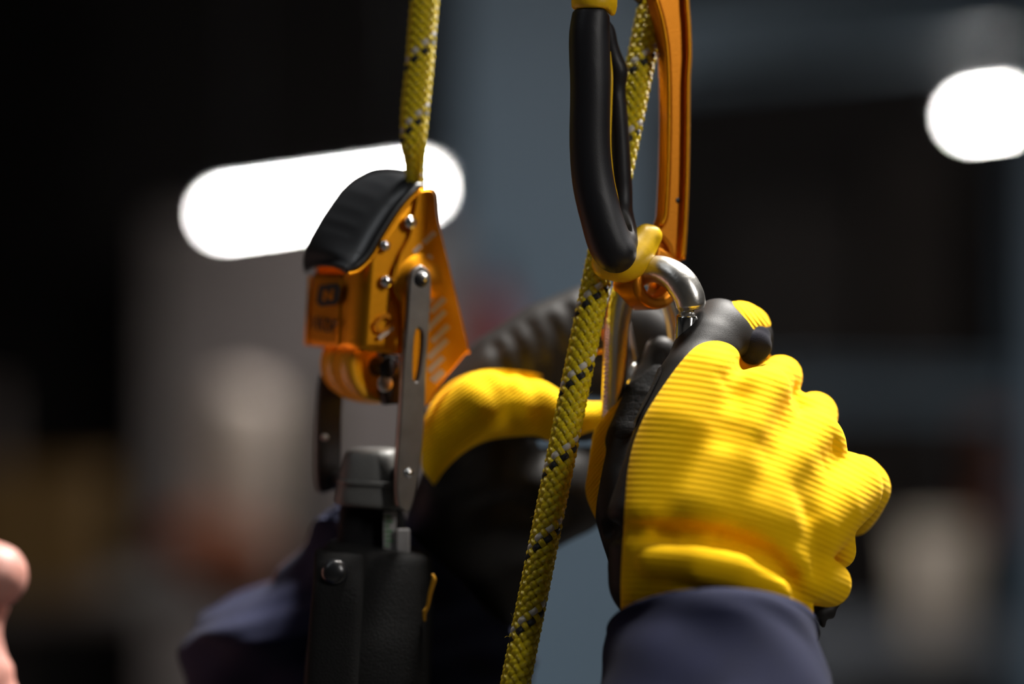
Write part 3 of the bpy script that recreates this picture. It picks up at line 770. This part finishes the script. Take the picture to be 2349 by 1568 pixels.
# lever
frL = near.shift(.0078)
lo_ = catmull([(962, 607), (980, 622), (985, 650), (981, 740), (975, 830), (970, 960), (958, 1080), (940, 1165), (922, 1170), (908, 1150), (906, 1080), (914, 960), (922, 830), (930, 740), (936, 650), (944, 620), (962, 607)], 90)[:-1].tolist()
hole = catmull([(957, 752), (966, 765), (963, 820), (955, 868), (947, 872), (944, 860), (945, 800), (950, 760), (957, 752)], 36)[:-1].tolist()
plate('lever', [lo_, hole], frL, .0026, .0005, M['steel_dull'], dv_)
dome('lever_pivot', frL.pt(962, 640, .001), near.n, 19 * .8 / F, .0016, M['steel_dark'], dv_)
dome('pivot_pin', frL.pt(964, 636, .002), near.n, 10 * .8 / F, .0018, M['steel'], dv_)
dome('lever_bolt', frL.pt(933, 1084, .001), near.n, 12 * .8 / F, .0015, M['steel_bright'], dv_)
lo2 = catmull([(735, 860), (782, 860), (782, 960), (780, 1110), (765, 1122), (728, 1120), (724, 1000), (730, 900), (735, 860)], 50)[:-1].tolist()
plate('rear_lever', [lo2], far.shift(.004), .0028, .0005, M['steel_dark'], dv_)
dome('rear_lever_bolt', far.pt(727, 1000, .0062), near.n, 7 * .8 / F, .0012, M['steel'], dv_)
cyl('lever_axle', frL.pt(962, 640, .0), frL.pt(962, 640, .0) + EY * .036, .0025, M['steel_dark'], dv_)
cyl('lever_crossbar', frL.pt(930, 1084, .0), far.pt(752, 1100, .003), .0024, M['steel_dark'], dv_)
# roller below the shell, in two halves
rc = loc(.0140, 0, near.hit(895, 842)[1])
def wheel(name, y0, y1, prof_, m):
    A = []; k = 40; ang = np.linspace(0, 2 * np.pi, k, endpoint=False)
    for f_, r in prof_:
        c = rc + EY * (y0 + (y1 - y0) * f_); A.append(c + (np.cos(ang)[:, None] * EX + np.sin(ang)[:, None] * EZ) * r)
    return mesh_obj(name, np.concatenate(A), ring_faces(len(prof_), k), m, dv_)
wheel('roller_half', .0180, .0325, [(0, .002), (0, .0118), (.06, .0128), (.5, .0124), (.9, .0112), (1, .009), (1, .002)], M['cam_orange'])
wheel('roller_half', .0055, .0175, [(0, .001), (.34, .0035), (.30, .006), (.08, .0092), (0, .0112), (.05, .0121), (.5, .0128), (1, .0128), (1, .002)], M['cam_orange'])
cyl('roller_axle', rc + EY * .001, rc + EY * .012, .0036, M['steel_dark'], dv_)
dome('roller_screw', near.pt(890, 880, -.0022), -EY, .0028, .0008, M['steel'], dv_)
plate('inner_stop', [[(868, 805), (912, 812), (915, 925), (880, 928), (872, 900)]], near.shift(-.004), .004, .0006, M['steel_dark'], dv_)
# black cap: loft between the near edge and the far edge of the shell, crowned
farc = [(712, 624), (709, 596), (722, 556), (752, 503), (800, 447), (862, 424), (930, 425)]
A = catmull([near.pt(q[0], q[1], -.0002) for q in cap_near], 36); B = catmull([far.pt(*q) for q in farc], 36)
V = []; ns = 22
for i in range(36):
    tq = A[min(i + 1, 35)] - A[max(i - 1, 0)]; cr = B[i] - A[i]; nn = np.cross(tq, cr); nn /= np.linalg.norm(nn)
    if np.dot(nn, np.array([-1, 0, 1])) < 0: nn = -nn
    for j in range(ns):
        u = j / (ns - 1); h = (1 - abs(2 * u - 1) ** 3.2) * .0046 * min(1, .35 + math.sin(math.pi * min(1, (i + 1) / 36)) * 1.2)
        if 14 <= i <= 28 and i % 3 == 0 and .22 < u < .72: h -= .0003
        V.append(A[i] + cr * u + nn * h)
Fq = np.array([(i * ns + j, i * ns + j + 1, (i + 1) * ns + j + 1, (i + 1) * ns + j) for i in range(35) for j in range(ns - 1)])
cp = mesh_obj('cap', np.array(V), Fq, M['cap_black'], dv_); md = cp.modifiers.new('thickness', 'SOLIDIFY'); md.thickness = .0022; md.offset = -1
cl = np.array([near.pt(q[0], q[1], .0004) for q in catmull(cap_near, 50)]); sweep('cap_edge', cl, .0008, M['orange_alu'], dv_, k=10)
# far side plate
plate('rear_plate', [[(725, 620), (760, 510), (810, 455), (870, 432), (940, 432), (985, 800), (900, 900), (760, 800)]], far.shift(-.0005), .0016, .0003, M['orange_matte'], dv_)
# printed badge and name on the front plate
frF = front.shift(.0018)
plate('badge', [[(735, 653), (774, 650), (779, 662), (777, 688), (770, 699), (735, 703), (726, 692), (731, 660)]], frF, .0002, .00002, M['print_black'], dv_)
plate('badge_letter', [[(740, 690), (742, 666), (748, 665), (758, 678), (760, 664), (766, 663), (763, 687), (757, 688), (748, 675), (746, 690)]], frF.shift(.00018), .0002, .00002, M['orange_alu'], dv_)
u0, v0 = frF.hit(742, 746)
text('name_print', 'VIKOP', frF, (u0, v0), .0068, M['print_black'], dv_, rot=-.05)

# ------------------------------------------------------------------ sling, tape and pouch under the device
def lp(px, py, d, hw, hd, e=0.5, tilt=0.0): 
    return (P(px, py, d), np.array([hw * d / F, 0, -tilt * hw * d / F]), np.array([0, hd, 0]), e)
sl = thing('lanyard_pouch', P(850, 1568, .80), 'black webbing lanyard with grey tape and a stud pouch below the orange device', 'lanyard')
def loft_px(name, secs, m, n, **kw):
    arr = catmull([list(q) for q in secs], n); return rings(name, [lp(*q) for q in arr], m, sl, **kw)
loft_px('grey_tape', [(855, 1028, .806, 40, .006, .6, 0), (853, 1036, .806, 58, .010, .6, 0), (852, 1075, .806, 68, .012, .6, .03), (850, 1120, .806, 76, .0125, .6, .06), (849, 1150, .806, 80, .0125, .6, .08), (849, 1160, .806, 76, .0115, .6, .08)], M['grey_tape'], 24)
rings('tape_band', [lp(851, y, .806, h, .0132, .6, .06) for y, h in ((1098, 73.5), (1101, 76), (1106, 77), (1109, 75))], M['grey_tape'], sl)
loft_px('webbing_strap', [(852, 1148, .808, 70, .008, .5, 0), (853, 1200, .808, 76, .008, .5, 0), (852, 1262, .808, 78, .008, .5, 0), (850, 1320, .808, 78, .008, .5, 0)], M['webbing'], 14)
loft_px('pouch', [(868, 1250, .806, 60, .010, .5, .12), (866, 1258, .806, 116, .016, .5, .10), (862, 1300, .806, 128, .019, .5, .04), (857, 1400, .804, 134, .021, .5, 0), (848, 1480, .802, 140, .022, .5, 0), (842, 1600, .80, 142, .022, .5, 0), (838, 1700, .80, 140, .020, .5, 0), (838, 1730, .80, 110, .012, .5, 0)], M['pouch'], 40)
loft_px('pouch_flap', [(772, 1262, .792, 40, .004, .5, .1), (778, 1272, .788, 56, .005, .5, .08), (776, 1340, .783, 58, .005, .5, .02), (768, 1450, .781, 60, .005, .5, 0), (760, 1600, .779, 60, .005, .5, 0)], M['pouch'], 24)
dome('stud', P(768, 1312, .7790), (0.1, -1, .05), 31 * .78 / F, .0028, M['cap_black'], sl)
box('printed_label', P(880, 1262, .797), P(908, 1172, .7985) + [0, .0006, 0], M['tag_white'], sl)
for i in range(7):
    y = 1182 + i * 11; box('label_print', P(884, y + 5, .7967), P(884 + (12, 18, 9, 16)[i % 4], y, .7969), M['tag_print'], sl)
box('white_tag', P(910, 1275, .7950), P(940, 1212, .7960) + [0, .0006, 0], M['tag_white'], sl, .0005)
pp = catmull([[*P(a, b, .786)] for a, b in [(992, 1316), (995, 1330), (987, 1360), (981, 1390), (974, 1404), (974, 1424)]], 24); sweep('piping', pp, np.interp(np.linspace(0, 1, 24), [0, .2, .6, .75, 1], [3, 6, 4, 5, 3]) * .79 / F, M['piping'], sl, k=10)

# ------------------------------------------------------------------ the person
NOSE = P(57, 1284, .835)
pitch = math.radians(33); yawh = math.radians(-8)
def hrot(v):
    v = np.atleast_2d(v); x, y, z = v.T
    x, z = x * math.cos(pitch) - z * math.sin(pitch), x * math.sin(pitch) + z * math.cos(pitch)
    x, y = x * math.cos(yawh) - y * math.sin(yawh), x * math.sin(yawh) + y * math.cos(yawh)
    return np.stack([x, y, z], 1)
def hinv(v):   # from the upright body's axes back into the tilted head's
    R = np.stack([hrot((1, 0, 0))[0], hrot((0, 1, 0))[0], hrot((0, 0, 1))[0]], 1); return R.T @ np.asarray(v, float)
tip_local = np.array([.1280, 0, -.036])
HC = NOSE - hrot(tip_local)[0]
def hw_(v): return hrot(v) + HC
person = thing('person', (HC[0] - .05, HC[1], 0), 'person in navy work jacket and yellow and black gloves, mostly out of frame at left', 'person')
v3 = lambda *q: np.array(q, float)
s = Sdf((-.30, -.13, -.33), (.15, .13, .16), .0026)
s.ell((-.012, 0, .045), (.100, .077, .086), .01)
s.ell((.034, 0, -.03), (.058, .056, .086), .02)
for sg in (-1, 1):
    s.chain([(v3(-.005, .050 * sg, -.045), .022), (v3(.020, .042 * sg, -.085), .020), (v3(.066, .012 * sg, -.108), .018)], .02)
    s.ell((.052, .034 * sg, -.028), (.028, .026, .026), .02)
    s.ell((-.008, .077 * sg, -.004), (.019, .0075, .032), .006)
s.ell((.076, 0, -.106), (.016, .02, .017), .012)
s.chain([(v3(.074, -.034, .022), .012), (v3(.084, 0, .020), .012), (v3(.074, .034, .022), .012)], .015)
s.chain([(v3(.090, 0, .010), .0075), (v3(.106, 0, -.020), .0095), (v3(.1155, 0, -.0345), .0120)], .010)
for sg in (-1, 1): s.ell((.103, .0115 * sg, -.0395), (.010, .0075, .0085), .006)
s.ell((.092, 0, -.053), (.011, .022, .014), .010)
s.chain([(v3(.084, -.022, -.0655), .004), (v3(.098, 0, -.0635), .0062), (v3(.084, .022, -.0655), .004)], .006)
s.chain([(v3(.084, -.020, -.0755), .004), (v3(.0965, 0, -.0765), .0065), (v3(.084, .020, -.0755), .004)], .006)
for sg in (-1, 1):
    s.cut([(v3(.098, .033 * sg, .001), .0135), (v3(.099, .036 * sg, .001), .0135)], .008)
    s.cut([(v3(.108, .0065 * sg, -.0475), .0030), (v3(.104, .0065 * sg, -.042), .0030)], .002)
s.chain([(v3(-.025, 0, -.045), .056), (hinv((-.045, 0, -.12)), .055), (hinv((-.065, 0, -.20)), .060), (hinv((-.070, 0, -.255)), .080)], .02)
V, Q = s.mesh(1); mesh_obj('body', hw_(V), Q, M['skin'], person)
for sg in (-1, 1):
    for nm, c, r, m in (('eye', (.0690, .032 * sg, .001), .0122, M['eye']), ('iris', (.0768, .032 * sg, .001), .0056, M['iris'])):
        s = Sdf(np.array(c) - .018, np.array(c) + .018, .0012); s.ell(c, (r, r, r), .001); V, Q = s.mesh(1); mesh_obj(nm, hw_(V), Q, m, person)
s = Sdf((-.14, -.11, -.10), (.12, .11, .17), .004)
s.ell((-.016, 0, .055), (.103, .084, .089), .01); s.ell((-.05, 0, .0), (.07, .08, .09), .02)
s.D = np.maximum(s.D, -(s.Z - .030 - 1.0 * s.X * (s.X < 0) - .35 * np.maximum(0, s.X)) * .75)
V, Q = s.mesh(1)
V = V + vnormals(V, tris(Q)) * (.0015 * np.sin(V[:, :1] * 700 + 3 * np.sin(V[:, 1:2] * 300)) )
mesh_obj('hair', hw_(V), Q, M['hair'], person)
# jacket torso, trousers, boots
SH = HC + [-.075, 0, -.245]                 # between the shoulders
RS, LS = SH + [.01, -.185, -.01], SH + [.01, .185, -.01]
HIP = np.array([SH[0] - .03, SH[1], .98])
s = Sdf(SH + [-.26, -.30, -.72], SH + [.36, .30, .16], .008)
s.chain([(SH + v3(0, -.14, -.02), .085), (SH + v3(0, .14, -.02), .085)], .03)
s.chain([(SH + v3(.0, -.07, -.12), .125), (SH + v3(-.02, -.05, -.40), .125), (SH + v3(-.03, -.05, -.60), .125)], .05)
s.chain([(SH + v3(.0, .07, -.12), .125), (SH + v3(-.02, .05, -.40), .125), (SH + v3(-.03, .05, -.60), .125)], .05)
s.chain([(SH + v3(-.01, 0, .0), .085), (SH + v3(0, 0, .055), .075)], .03)
s.chain([(LS, .07), (np.array([-.100, .948, CZ - .275]), .052)], .03)
s.D = np.maximum(s.D, (SH[2] - .66) - s.Z)
V, Q = s.mesh(2); jacket = mesh_obj('jacket', V, Q, M['navy'], person)
s = Sdf((HIP[0] - .22, HIP[1] - .28, .05), (HIP[0] + .22, HIP[1] + .28, 1.12), .009)
for sg in (-1, 1):
    s.chain([(HIP + v3(0, .07 * sg, .08), .115), (HIP + v3(0, .09 * sg, -.05), .105), (np.array([HIP[0] + .02, HIP[1] + .11 * sg, .52]), .075), (np.array([HIP[0], HIP[1] + .12 * sg, .07]), .06)], .04)
V, Q = s.mesh(2); mesh_obj('trousers', V, Q, M['trouser'], person)
for sg in (-1, 1):
    b = np.array([HIP[0], HIP[1] + .12 * sg, 0.0])
    s = Sdf(b + v3(-.11, -.08, -.01), b + v3(.24, .08, .22), .006)
    s.chain([(b + v3(0, 0, .16), .052), (b + v3(-.01, 0, .05), .05), (b + v3(.08, 0, .045), .046), (b + v3(.17, .01 * sg, .042), .044)], .02)
    s.D = np.maximum(s.D, -(s.Z - 0.0005)); V, Q = s.mesh(1); mesh_obj('boot', V, Q, M['boot'], person)

# ---- sleeves
def sleeve(c0, axis_up, e1, ra, rb, pts_rest, m, seed, fold=.0025, nseg=70):
    """cloth tube: a turned-in hem at the cuff c0, then rings down the arm to the elbow and shoulder"""
    rg = np.random.default_rng(seed); e1 = np.asarray(e1, float); au = np.asarray(axis_up, float)
    path = catmull([np.append(c0, ra)] + [np.append(p, r) for p, r in pts_rest], nseg); Cn = path[:, :3]; Rn = path[:, 3]
    T = np.gradient(Cn, axis=0); T /= np.linalg.norm(T, axis=1, keepdims=True); T[0] = -au / np.linalg.norm(au)
    for i in range(1, 6): T[i] = T[0] * (1 - i / 6) + T[i] * (i / 6); T[i] /= np.linalg.norm(T[i])
    k = 72; a = np.linspace(0, 2 * np.pi, k, endpoint=False); V = []
    ph1, ph2, ph3 = rg.uniform(0, 6, 3)
    def ring(c, t, r, sc, f, i):
        x = e1 - t * e1.dot(t); x /= np.linalg.norm(x); y = np.cross(t, x)
        d = f * (np.sin(2 * a + ph1 + i * .12) + .7 * np.sin(3 * a - i * .19 + ph2) + .6 * np.sin(5 * a + i * .33 + ph3) * np.sin(i * .21 + ph1))
        return c + ((r * sc + d) * np.cos(a))[:, None] * x + ((r * rb / ra * sc + d) * np.sin(a))[:, None] * y
    t0 = T[0]
    V.append(ring(Cn[0] + t0 * .020, t0, Rn[0], .90, 0, 0)); V.append(ring(Cn[0] + t0 * .004, t0, Rn[0], .955, 0, 0))
    V.append(ring(Cn[0], t0, Rn[0], .98, 0, 0)); V.append(ring(Cn[0] + t0 * .0012, t0, Rn[0], 1.0, 0, 0))
    for i in range(1, nseg):
        q = min(1, i / 8); hem = .0006 * math.exp(-((i - 2.6) / .9) ** 2)
        V.append(ring(Cn[i], T[i], Rn[i] - hem, 1.0, fold * q, i))
    return mesh_obj('sleeve', np.concatenate(V), ring_faces(len(V), k, cap=False), m, jacket)
th = math.radians(28)
c0 = P(1634, 1438, .735)
EL_R = np.array([.03, .665, CZ - .315])
sleeve(c0, (0, math.sin(th), math.cos(th)), (1, 0, -.03), 243 * .735 / F, .0325,
       [(P(1632, 1530, .727), 255 * .727 / F), (P(1630, 1700, .712), .0355), (P(1600, 2100, .685), .041), (EL_R, .050), (EL_R * .5 + RS * .5 + v3(0, 0, -.02), .062), (RS, .078)], M['navy'], 5, fold=.0013)
# left sleeve: wide cuff behind the lanyard, elbow low at the back
EL_L = np.array([-.095, .945, CZ - .285])
secs = catmull([(868, 1214, .842, 118, .026), (872, 1205, .843, 128, .029), (884, 1215, .844, 140, .031), (920, 1330, .852, 240, .036), (918, 1392, .856, 300, .041), (830, 1452, .861, 372, .046), (812, 1500, .866, 375, .049), (800, 1600, .872, 360, .052), (760, 1800, .890, 350, .054), (660, 2200, .930, 330, .054), (610, 2440, .945, 300, .050), (600, 2520, .948, 180, .03)], 60)
a_k = np.linspace(0, 2 * np.pi, 72, endpoint=False); VV = []
for i, (cx, cy, d, hw, hd) in enumerate(secs):
    sc = d / F; t_ = i * .22; w_ = min(1, i / 8)
    fo = w_ * (.0022 * np.sin(3 * a_k + t_ * 1.3) + .0016 * np.sin(5 * a_k - t_ * 2.1 + 1) + .0012 * np.sin(9 * a_k + t_ * 3))
    sag = (np.cos(a_k) * 70 + 34 * np.sin(2 * a_k + 1.0)) * w_ * min(1, i / 12)
    c_ = P(cx, cy, d)
    VV.append(np.stack([c_[0] + (hw * sc + fo) * np.cos(a_k), c_[1] + (hd + fo) * np.sin(a_k), c_[2] - sag * sc], 1))
mesh_obj('sleeve', np.concatenate(VV), ring_faces(60, 72, True), M['navy'], jacket)
# ---- the sharp right glove
s = Sdf(*bounds(1310, 2060, 665, 1480, .700, .835), .00095)
k = .004
s.chain(C((1500, 1330, .736, 98), (1500, 1190, .737, 104), (1560, 1000, .744, 104), (1606, 892, .753, 97)), k)
s.chain(C((1590, 1330, .730, 104), (1620, 1180, .7335, 106), (1700, 1020, .743, 102), (1740, 935, .754, 92)), k)
s.chain(C((1690, 1330, .731, 102), (1730, 1200, .735, 102), (1810, 1090, .746, 96), (1850, 1028, .758, 84)), k)
s.chain(C((1760, 1330, .738, 94), (1820, 1230, .741, 92), (1890, 1160, .751, 84), (1938, 1122, .763, 76)), k)
# heel of the hand: the knit folds on the little-finger side and the rolled cuff
s.chain(C((1870, 1150, .748, 60), (1905, 1215, .750, 46), (1920, 1262, .755, 36)), .0016)
s.chain(C((1770, 1275, .732, 62), (1850, 1320, .738, 58), (1898, 1338, .745, 47)), .002)
s.chain(C((1430, 1290, .742, 32), (1500, 1286, .7240, 36), (1600, 1292, .7168, 40), (1690, 1310, .7172, 42), (1770, 1348, .7230, 40), (1825, 1395, .734, 34), (1840, 1450, .742, 38)), .0018)
s.chain(C((1500, 1330, .740, 92), (1560, 1450, .740, 100), (1700, 1480, .742, 100)), .004)
s.chain(C((1700, 1330, .740, 90), (1740, 1450, .742, 95)), .004)
# fingers beyond the knuckles
s.chain(C((1740, 935, .758, 85), (1775, 880, .772, 52), (1788, 863, .782, 45), (1778, 900, .800, 42), (1720, 940, .806, 38)), .0030)
s.chain(C((1850, 1030, .762, 76), (1860, 975, .774, 50), (1869, 951, .783, 45), (1858, 985, .800, 41), (1800, 1030, .806, 37)), .0030)
s.chain(C((1930, 1120, .765, 72), (1965, 1110, .772, 60), (1978, 1120, .779, 57), (1960, 1180, .790, 46), (1890, 1190, .802, 38)), .0028)
s.chain(C((1606, 880, .757, 90), (1628, 800, .766, 78), (1652, 766, .772, 75)), .0030)
s.chain(C((1652, 766, .772, 75), (1690, 762, .780, 69), (1706, 766, .786, 64), (1716, 800, .795, 52), (1690, 850, .806, 44)), .0022)
# thumb
s.chain(C((1480, 1250, .762, 90), (1440, 1120, .776, 92), (1442, 1020, .782, 80), (1474, 925, .786, 58), (1494, 880, .788, 47), (1508, 846, .789, 38), (1515, 806, .790, 33)), .0030)
# web between middle and ring finger, palm filling inside the fist
s.chain(C((1770, 950, .764, 62), (1808, 926, .773, 40), (1830, 945, .776, 40)), .003)
s.chain(C((1640, 1180, .775, 120), (1740, 1060, .785, 90)), .006)
# the elastic crease above the rolled cuff, dips between knuckles
s.crease([(1390, 1218, 24), (1480, 1220, 32), (1600, 1230, 36), (1700, 1254, 38), (1775, 1290, 36), (1822, 1345, 30), (1850, 1400, 22)], .0022, 1.0)
s.crease([(1664, 868, 10), (1690, 846, 14), (1706, 832, 10)], .004, .5)
s.crease([(1862, 1180, 12), (1882, 1240, 22), (1880, 1300, 16)], .006, .40)
s.crease([(1838, 910, 12), (1810, 965, 26), (1770, 1020, 14)], .010, .12)
s.crease([(1928, 1030, 10), (1895, 1075, 24), (1850, 1120, 14)], .010, .12)
s.crease([(1700, 900, 10), (1685, 950, 14), (1668, 1000, 10)], .008, .3)
V, Q = s.mesh(2); T3 = tris(Q)
gx, gy = proj(V); gd = V[:, 1]
Y1p = catmull([(1424, 1420), (1424, 1330), (1428, 1250), (1434, 1150), (1440, 1080), (1452, 1020), (1478, 955), (1518, 890), (1560, 832), (1598, 793), (1636, 781), (1670, 787), (1692, 803), (1703, 826), (1722, 838), (1744, 836), (1760, 826), (1800, 806), (2120, 790), (2120, 1460), (1900, 1415), (1870, 1412), (1845, 1430), (1700, 1600), (1424, 1600)], 160)
Y2p = catmull([(1674, 674), (1683, 700), (1700, 720), (1716, 737), (1731, 757), (1750, 751), (1775, 747), (1800, 740), (1800, 660), (1700, 640)], 60)
Y3p = catmull([(1446, 868), (1430, 902), (1406, 958), (1394, 985), (1388, 1010), (1390, 1036), (1381, 1080), (1369, 1150), (1366, 1200), (1370, 1245), (1380, 1290), (1300, 1300), (1280, 1050), (1380, 900)], 80)
def px_m(v): return v * .75 / F
back_cut = lambda d0: (d0 - gd)
f1 = np.minimum(px_m(poly_sd(gx, gy, Y1p)), .796 - gd - .010 * np.clip((gx - 1850) / 180, 0, 1) + 0 * gd)
f2 = np.minimum(px_m(poly_sd(gx, gy, Y2p)), .802 - gd)
f3 = px_m(poly_sd(gx, gy, Y3p))
NV = vnormals(V, T3)
rib_all = (gy - .0005 * np.maximum(0, gx - 1450) ** 2)
def panel_piece(name, f, m, parent, lift, rib=None, width=.0022):
    v, t, sd = clip_mesh(V, T3, f); n = vnormals(v, t)
    v = v + n * (lift * (1 - np.exp(-sd / width)))[:, None]
    x, y = proj(v); r = y - .0005 * np.maximum(0, x - 1450) ** 2 if rib is None else rib(x, y)
    return mesh_obj(name, v, t, m, parent, attrs={'rib': r})
fb = np.minimum(np.minimum(-f1, -f2), -f3)
gl = panel_piece('glove', fb, M['leather'], person, .0006)
gl['label'] = 'sharp right-hand glove with black leather palm and finger sides'
pb1 = panel_piece('back_panel', f1, M['knit'], gl, .0012); pb1['label'] = 'ribbed yellow knit back of the glove'
panel_piece('fingertip_panel', f2, M['knit_fine'], gl, .0009, rib=lambda x, y: x * .8 - y * .6)
panel_piece('thumb_panel', f3, M['knit_fine'], gl, .0010, rib=lambda x, y: y * .8 + x)
s = Sdf(*bounds(1680, 1790, 730, 850, .745, .80), .0006)
s.chain(C((1744, 772, .7705, 25), (1735, 793, .768, 36), (1725, 809, .768, 28)), .003, sy=1.3)
V2, Q2 = s.mesh(2); mesh_obj('fingertip_cap', V2, Q2, M['felt'], gl)
# textured patch on the thumb
hx = catmull([(1440, 885), (1470, 862), (1506, 838), (1522, 850), (1505, 890), (1470, 955), (1445, 1000), (1415, 1005), (1402, 985)], 60)
fh = np.minimum(px_m(poly_sd(gx, gy, hx)), .795 - gd); fh = np.minimum(fh, fb + .0002)
v, t, sd = clip_mesh(V, T3, fh); v = v + vnormals(v, t) * (.0007 + .0005 * (1 - np.exp(-sd / .001)))[:, None]
mesh_obj('thumb_grip_patch', v, t, M['leather_hex'], gl)
# torn pull tab at the wrist
s = Sdf(*bounds(1850, 1960, 1330, 1450, .735, .785), .0007)
s.chain(C((1870, 1400, .752, 16), (1900, 1395, .754, 16), (1940, 1358, .757, 9)), .002); s.chain(C((1885, 1410, .752, 12), (1888, 1432, .752, 8)), .002); s.chain(C((1905, 1400, .753, 10), (1908, 1412, .753, 7)), .002)
V2, Q2 = s.mesh(2); mesh_obj('pull_tab', V2, Q2, M['leather'], gl)

# ---- the blurred left glove
s = Sdf(*bounds(930, 1580, 620, 1480, .775, .905), .0014)
k = .004
s.chain(C((1030, 1230, .835, 105), (1080, 1120, .826, 118), (1120, 1010, .828, 110)), .006)
s.chain(C((1110, 1150, .832, 130), (1220, 1150, .834, 118), (1300, 1125, .836, 104), (1345, 1115, .84, 90)), .005)
s.chain(C((1080, 1190, .838, 120), (1130, 1270, .845, 112), (1140, 1340, .85, 104)), .006)     # curled fingers low in the palm
s.chain(C((1010, 1060, .815, 46), (1040, 975, .812, 72), (1110, 925, .808, 76), (1190, 930, .808, 72), (1270, 955, .810, 60), (1340, 968, .811, 44), (1385, 955, .811, 32)), .003)   # thumb
s.chain(C((1080, 930, .835, 95), (1150, 850, .838, 85), (1250, 775, .842, 78), (1345, 730, .845, 72), (1440, 745, .848, 70), (1520, 790, .852, 60)), .005)   # index finger
s.chain(C((1200, 880, .850, 80), (1330, 830, .856, 76), (1440, 850, .860, 70)), .005)
s.crease([(1120, 870, 10), (1160, 930, 16), (1176, 985, 12)], .008, .45)
s.crease([(1215, 875, 10), (1240, 930, 16), (1245, 985, 12)], .008, .45)
for q in (1150, 1190, 1230, 1272, 1315, 1360):
    yy = 862 - (q - 1150) * .55
    s.crease([(q - 14, yy - 70, 5), (q, yy - 40, 9), (q + 14, yy, 9), (q + 22, yy + 40, 6)], .004, .22 + .2 * math.sin(q))
s.crease([(1080, 1180, 14), (1180, 1160, 20), (1300, 1180, 14)], .008, .5)
V, Q = s.mesh(2); T3 = tris(Q); gx, gy = proj(V); gd = V[:, 1]
Lp = catmull([(996, 1114), (1022, 1076), (1066, 1036), (1120, 1010), (1190, 1000), (1232, 1000), (1262, 1012), (1300, 1008), (1350, 990), (1400, 975), (1420, 930), (1380, 918), (1320, 915), (1282, 892), (1245, 862), (1180, 850), (1110, 849), (1050, 868), (1004, 903), (980, 945), (960, 1000), (970, 1080)], 120)
fy = np.minimum(px_m(poly_sd(gx, gy, Lp)) * 1.08, .834 - gd)
gl2 = panel_piece('glove', -fy, M['leather'], person, .0006, width=.003)
gl2['label'] = 'blurred left-hand glove, mostly black palm side'
panel_piece('thumb_panel', fy, M['knit_fine'], gl2, .0016, rib=lambda x, y: x * .7 + y, width=.003)
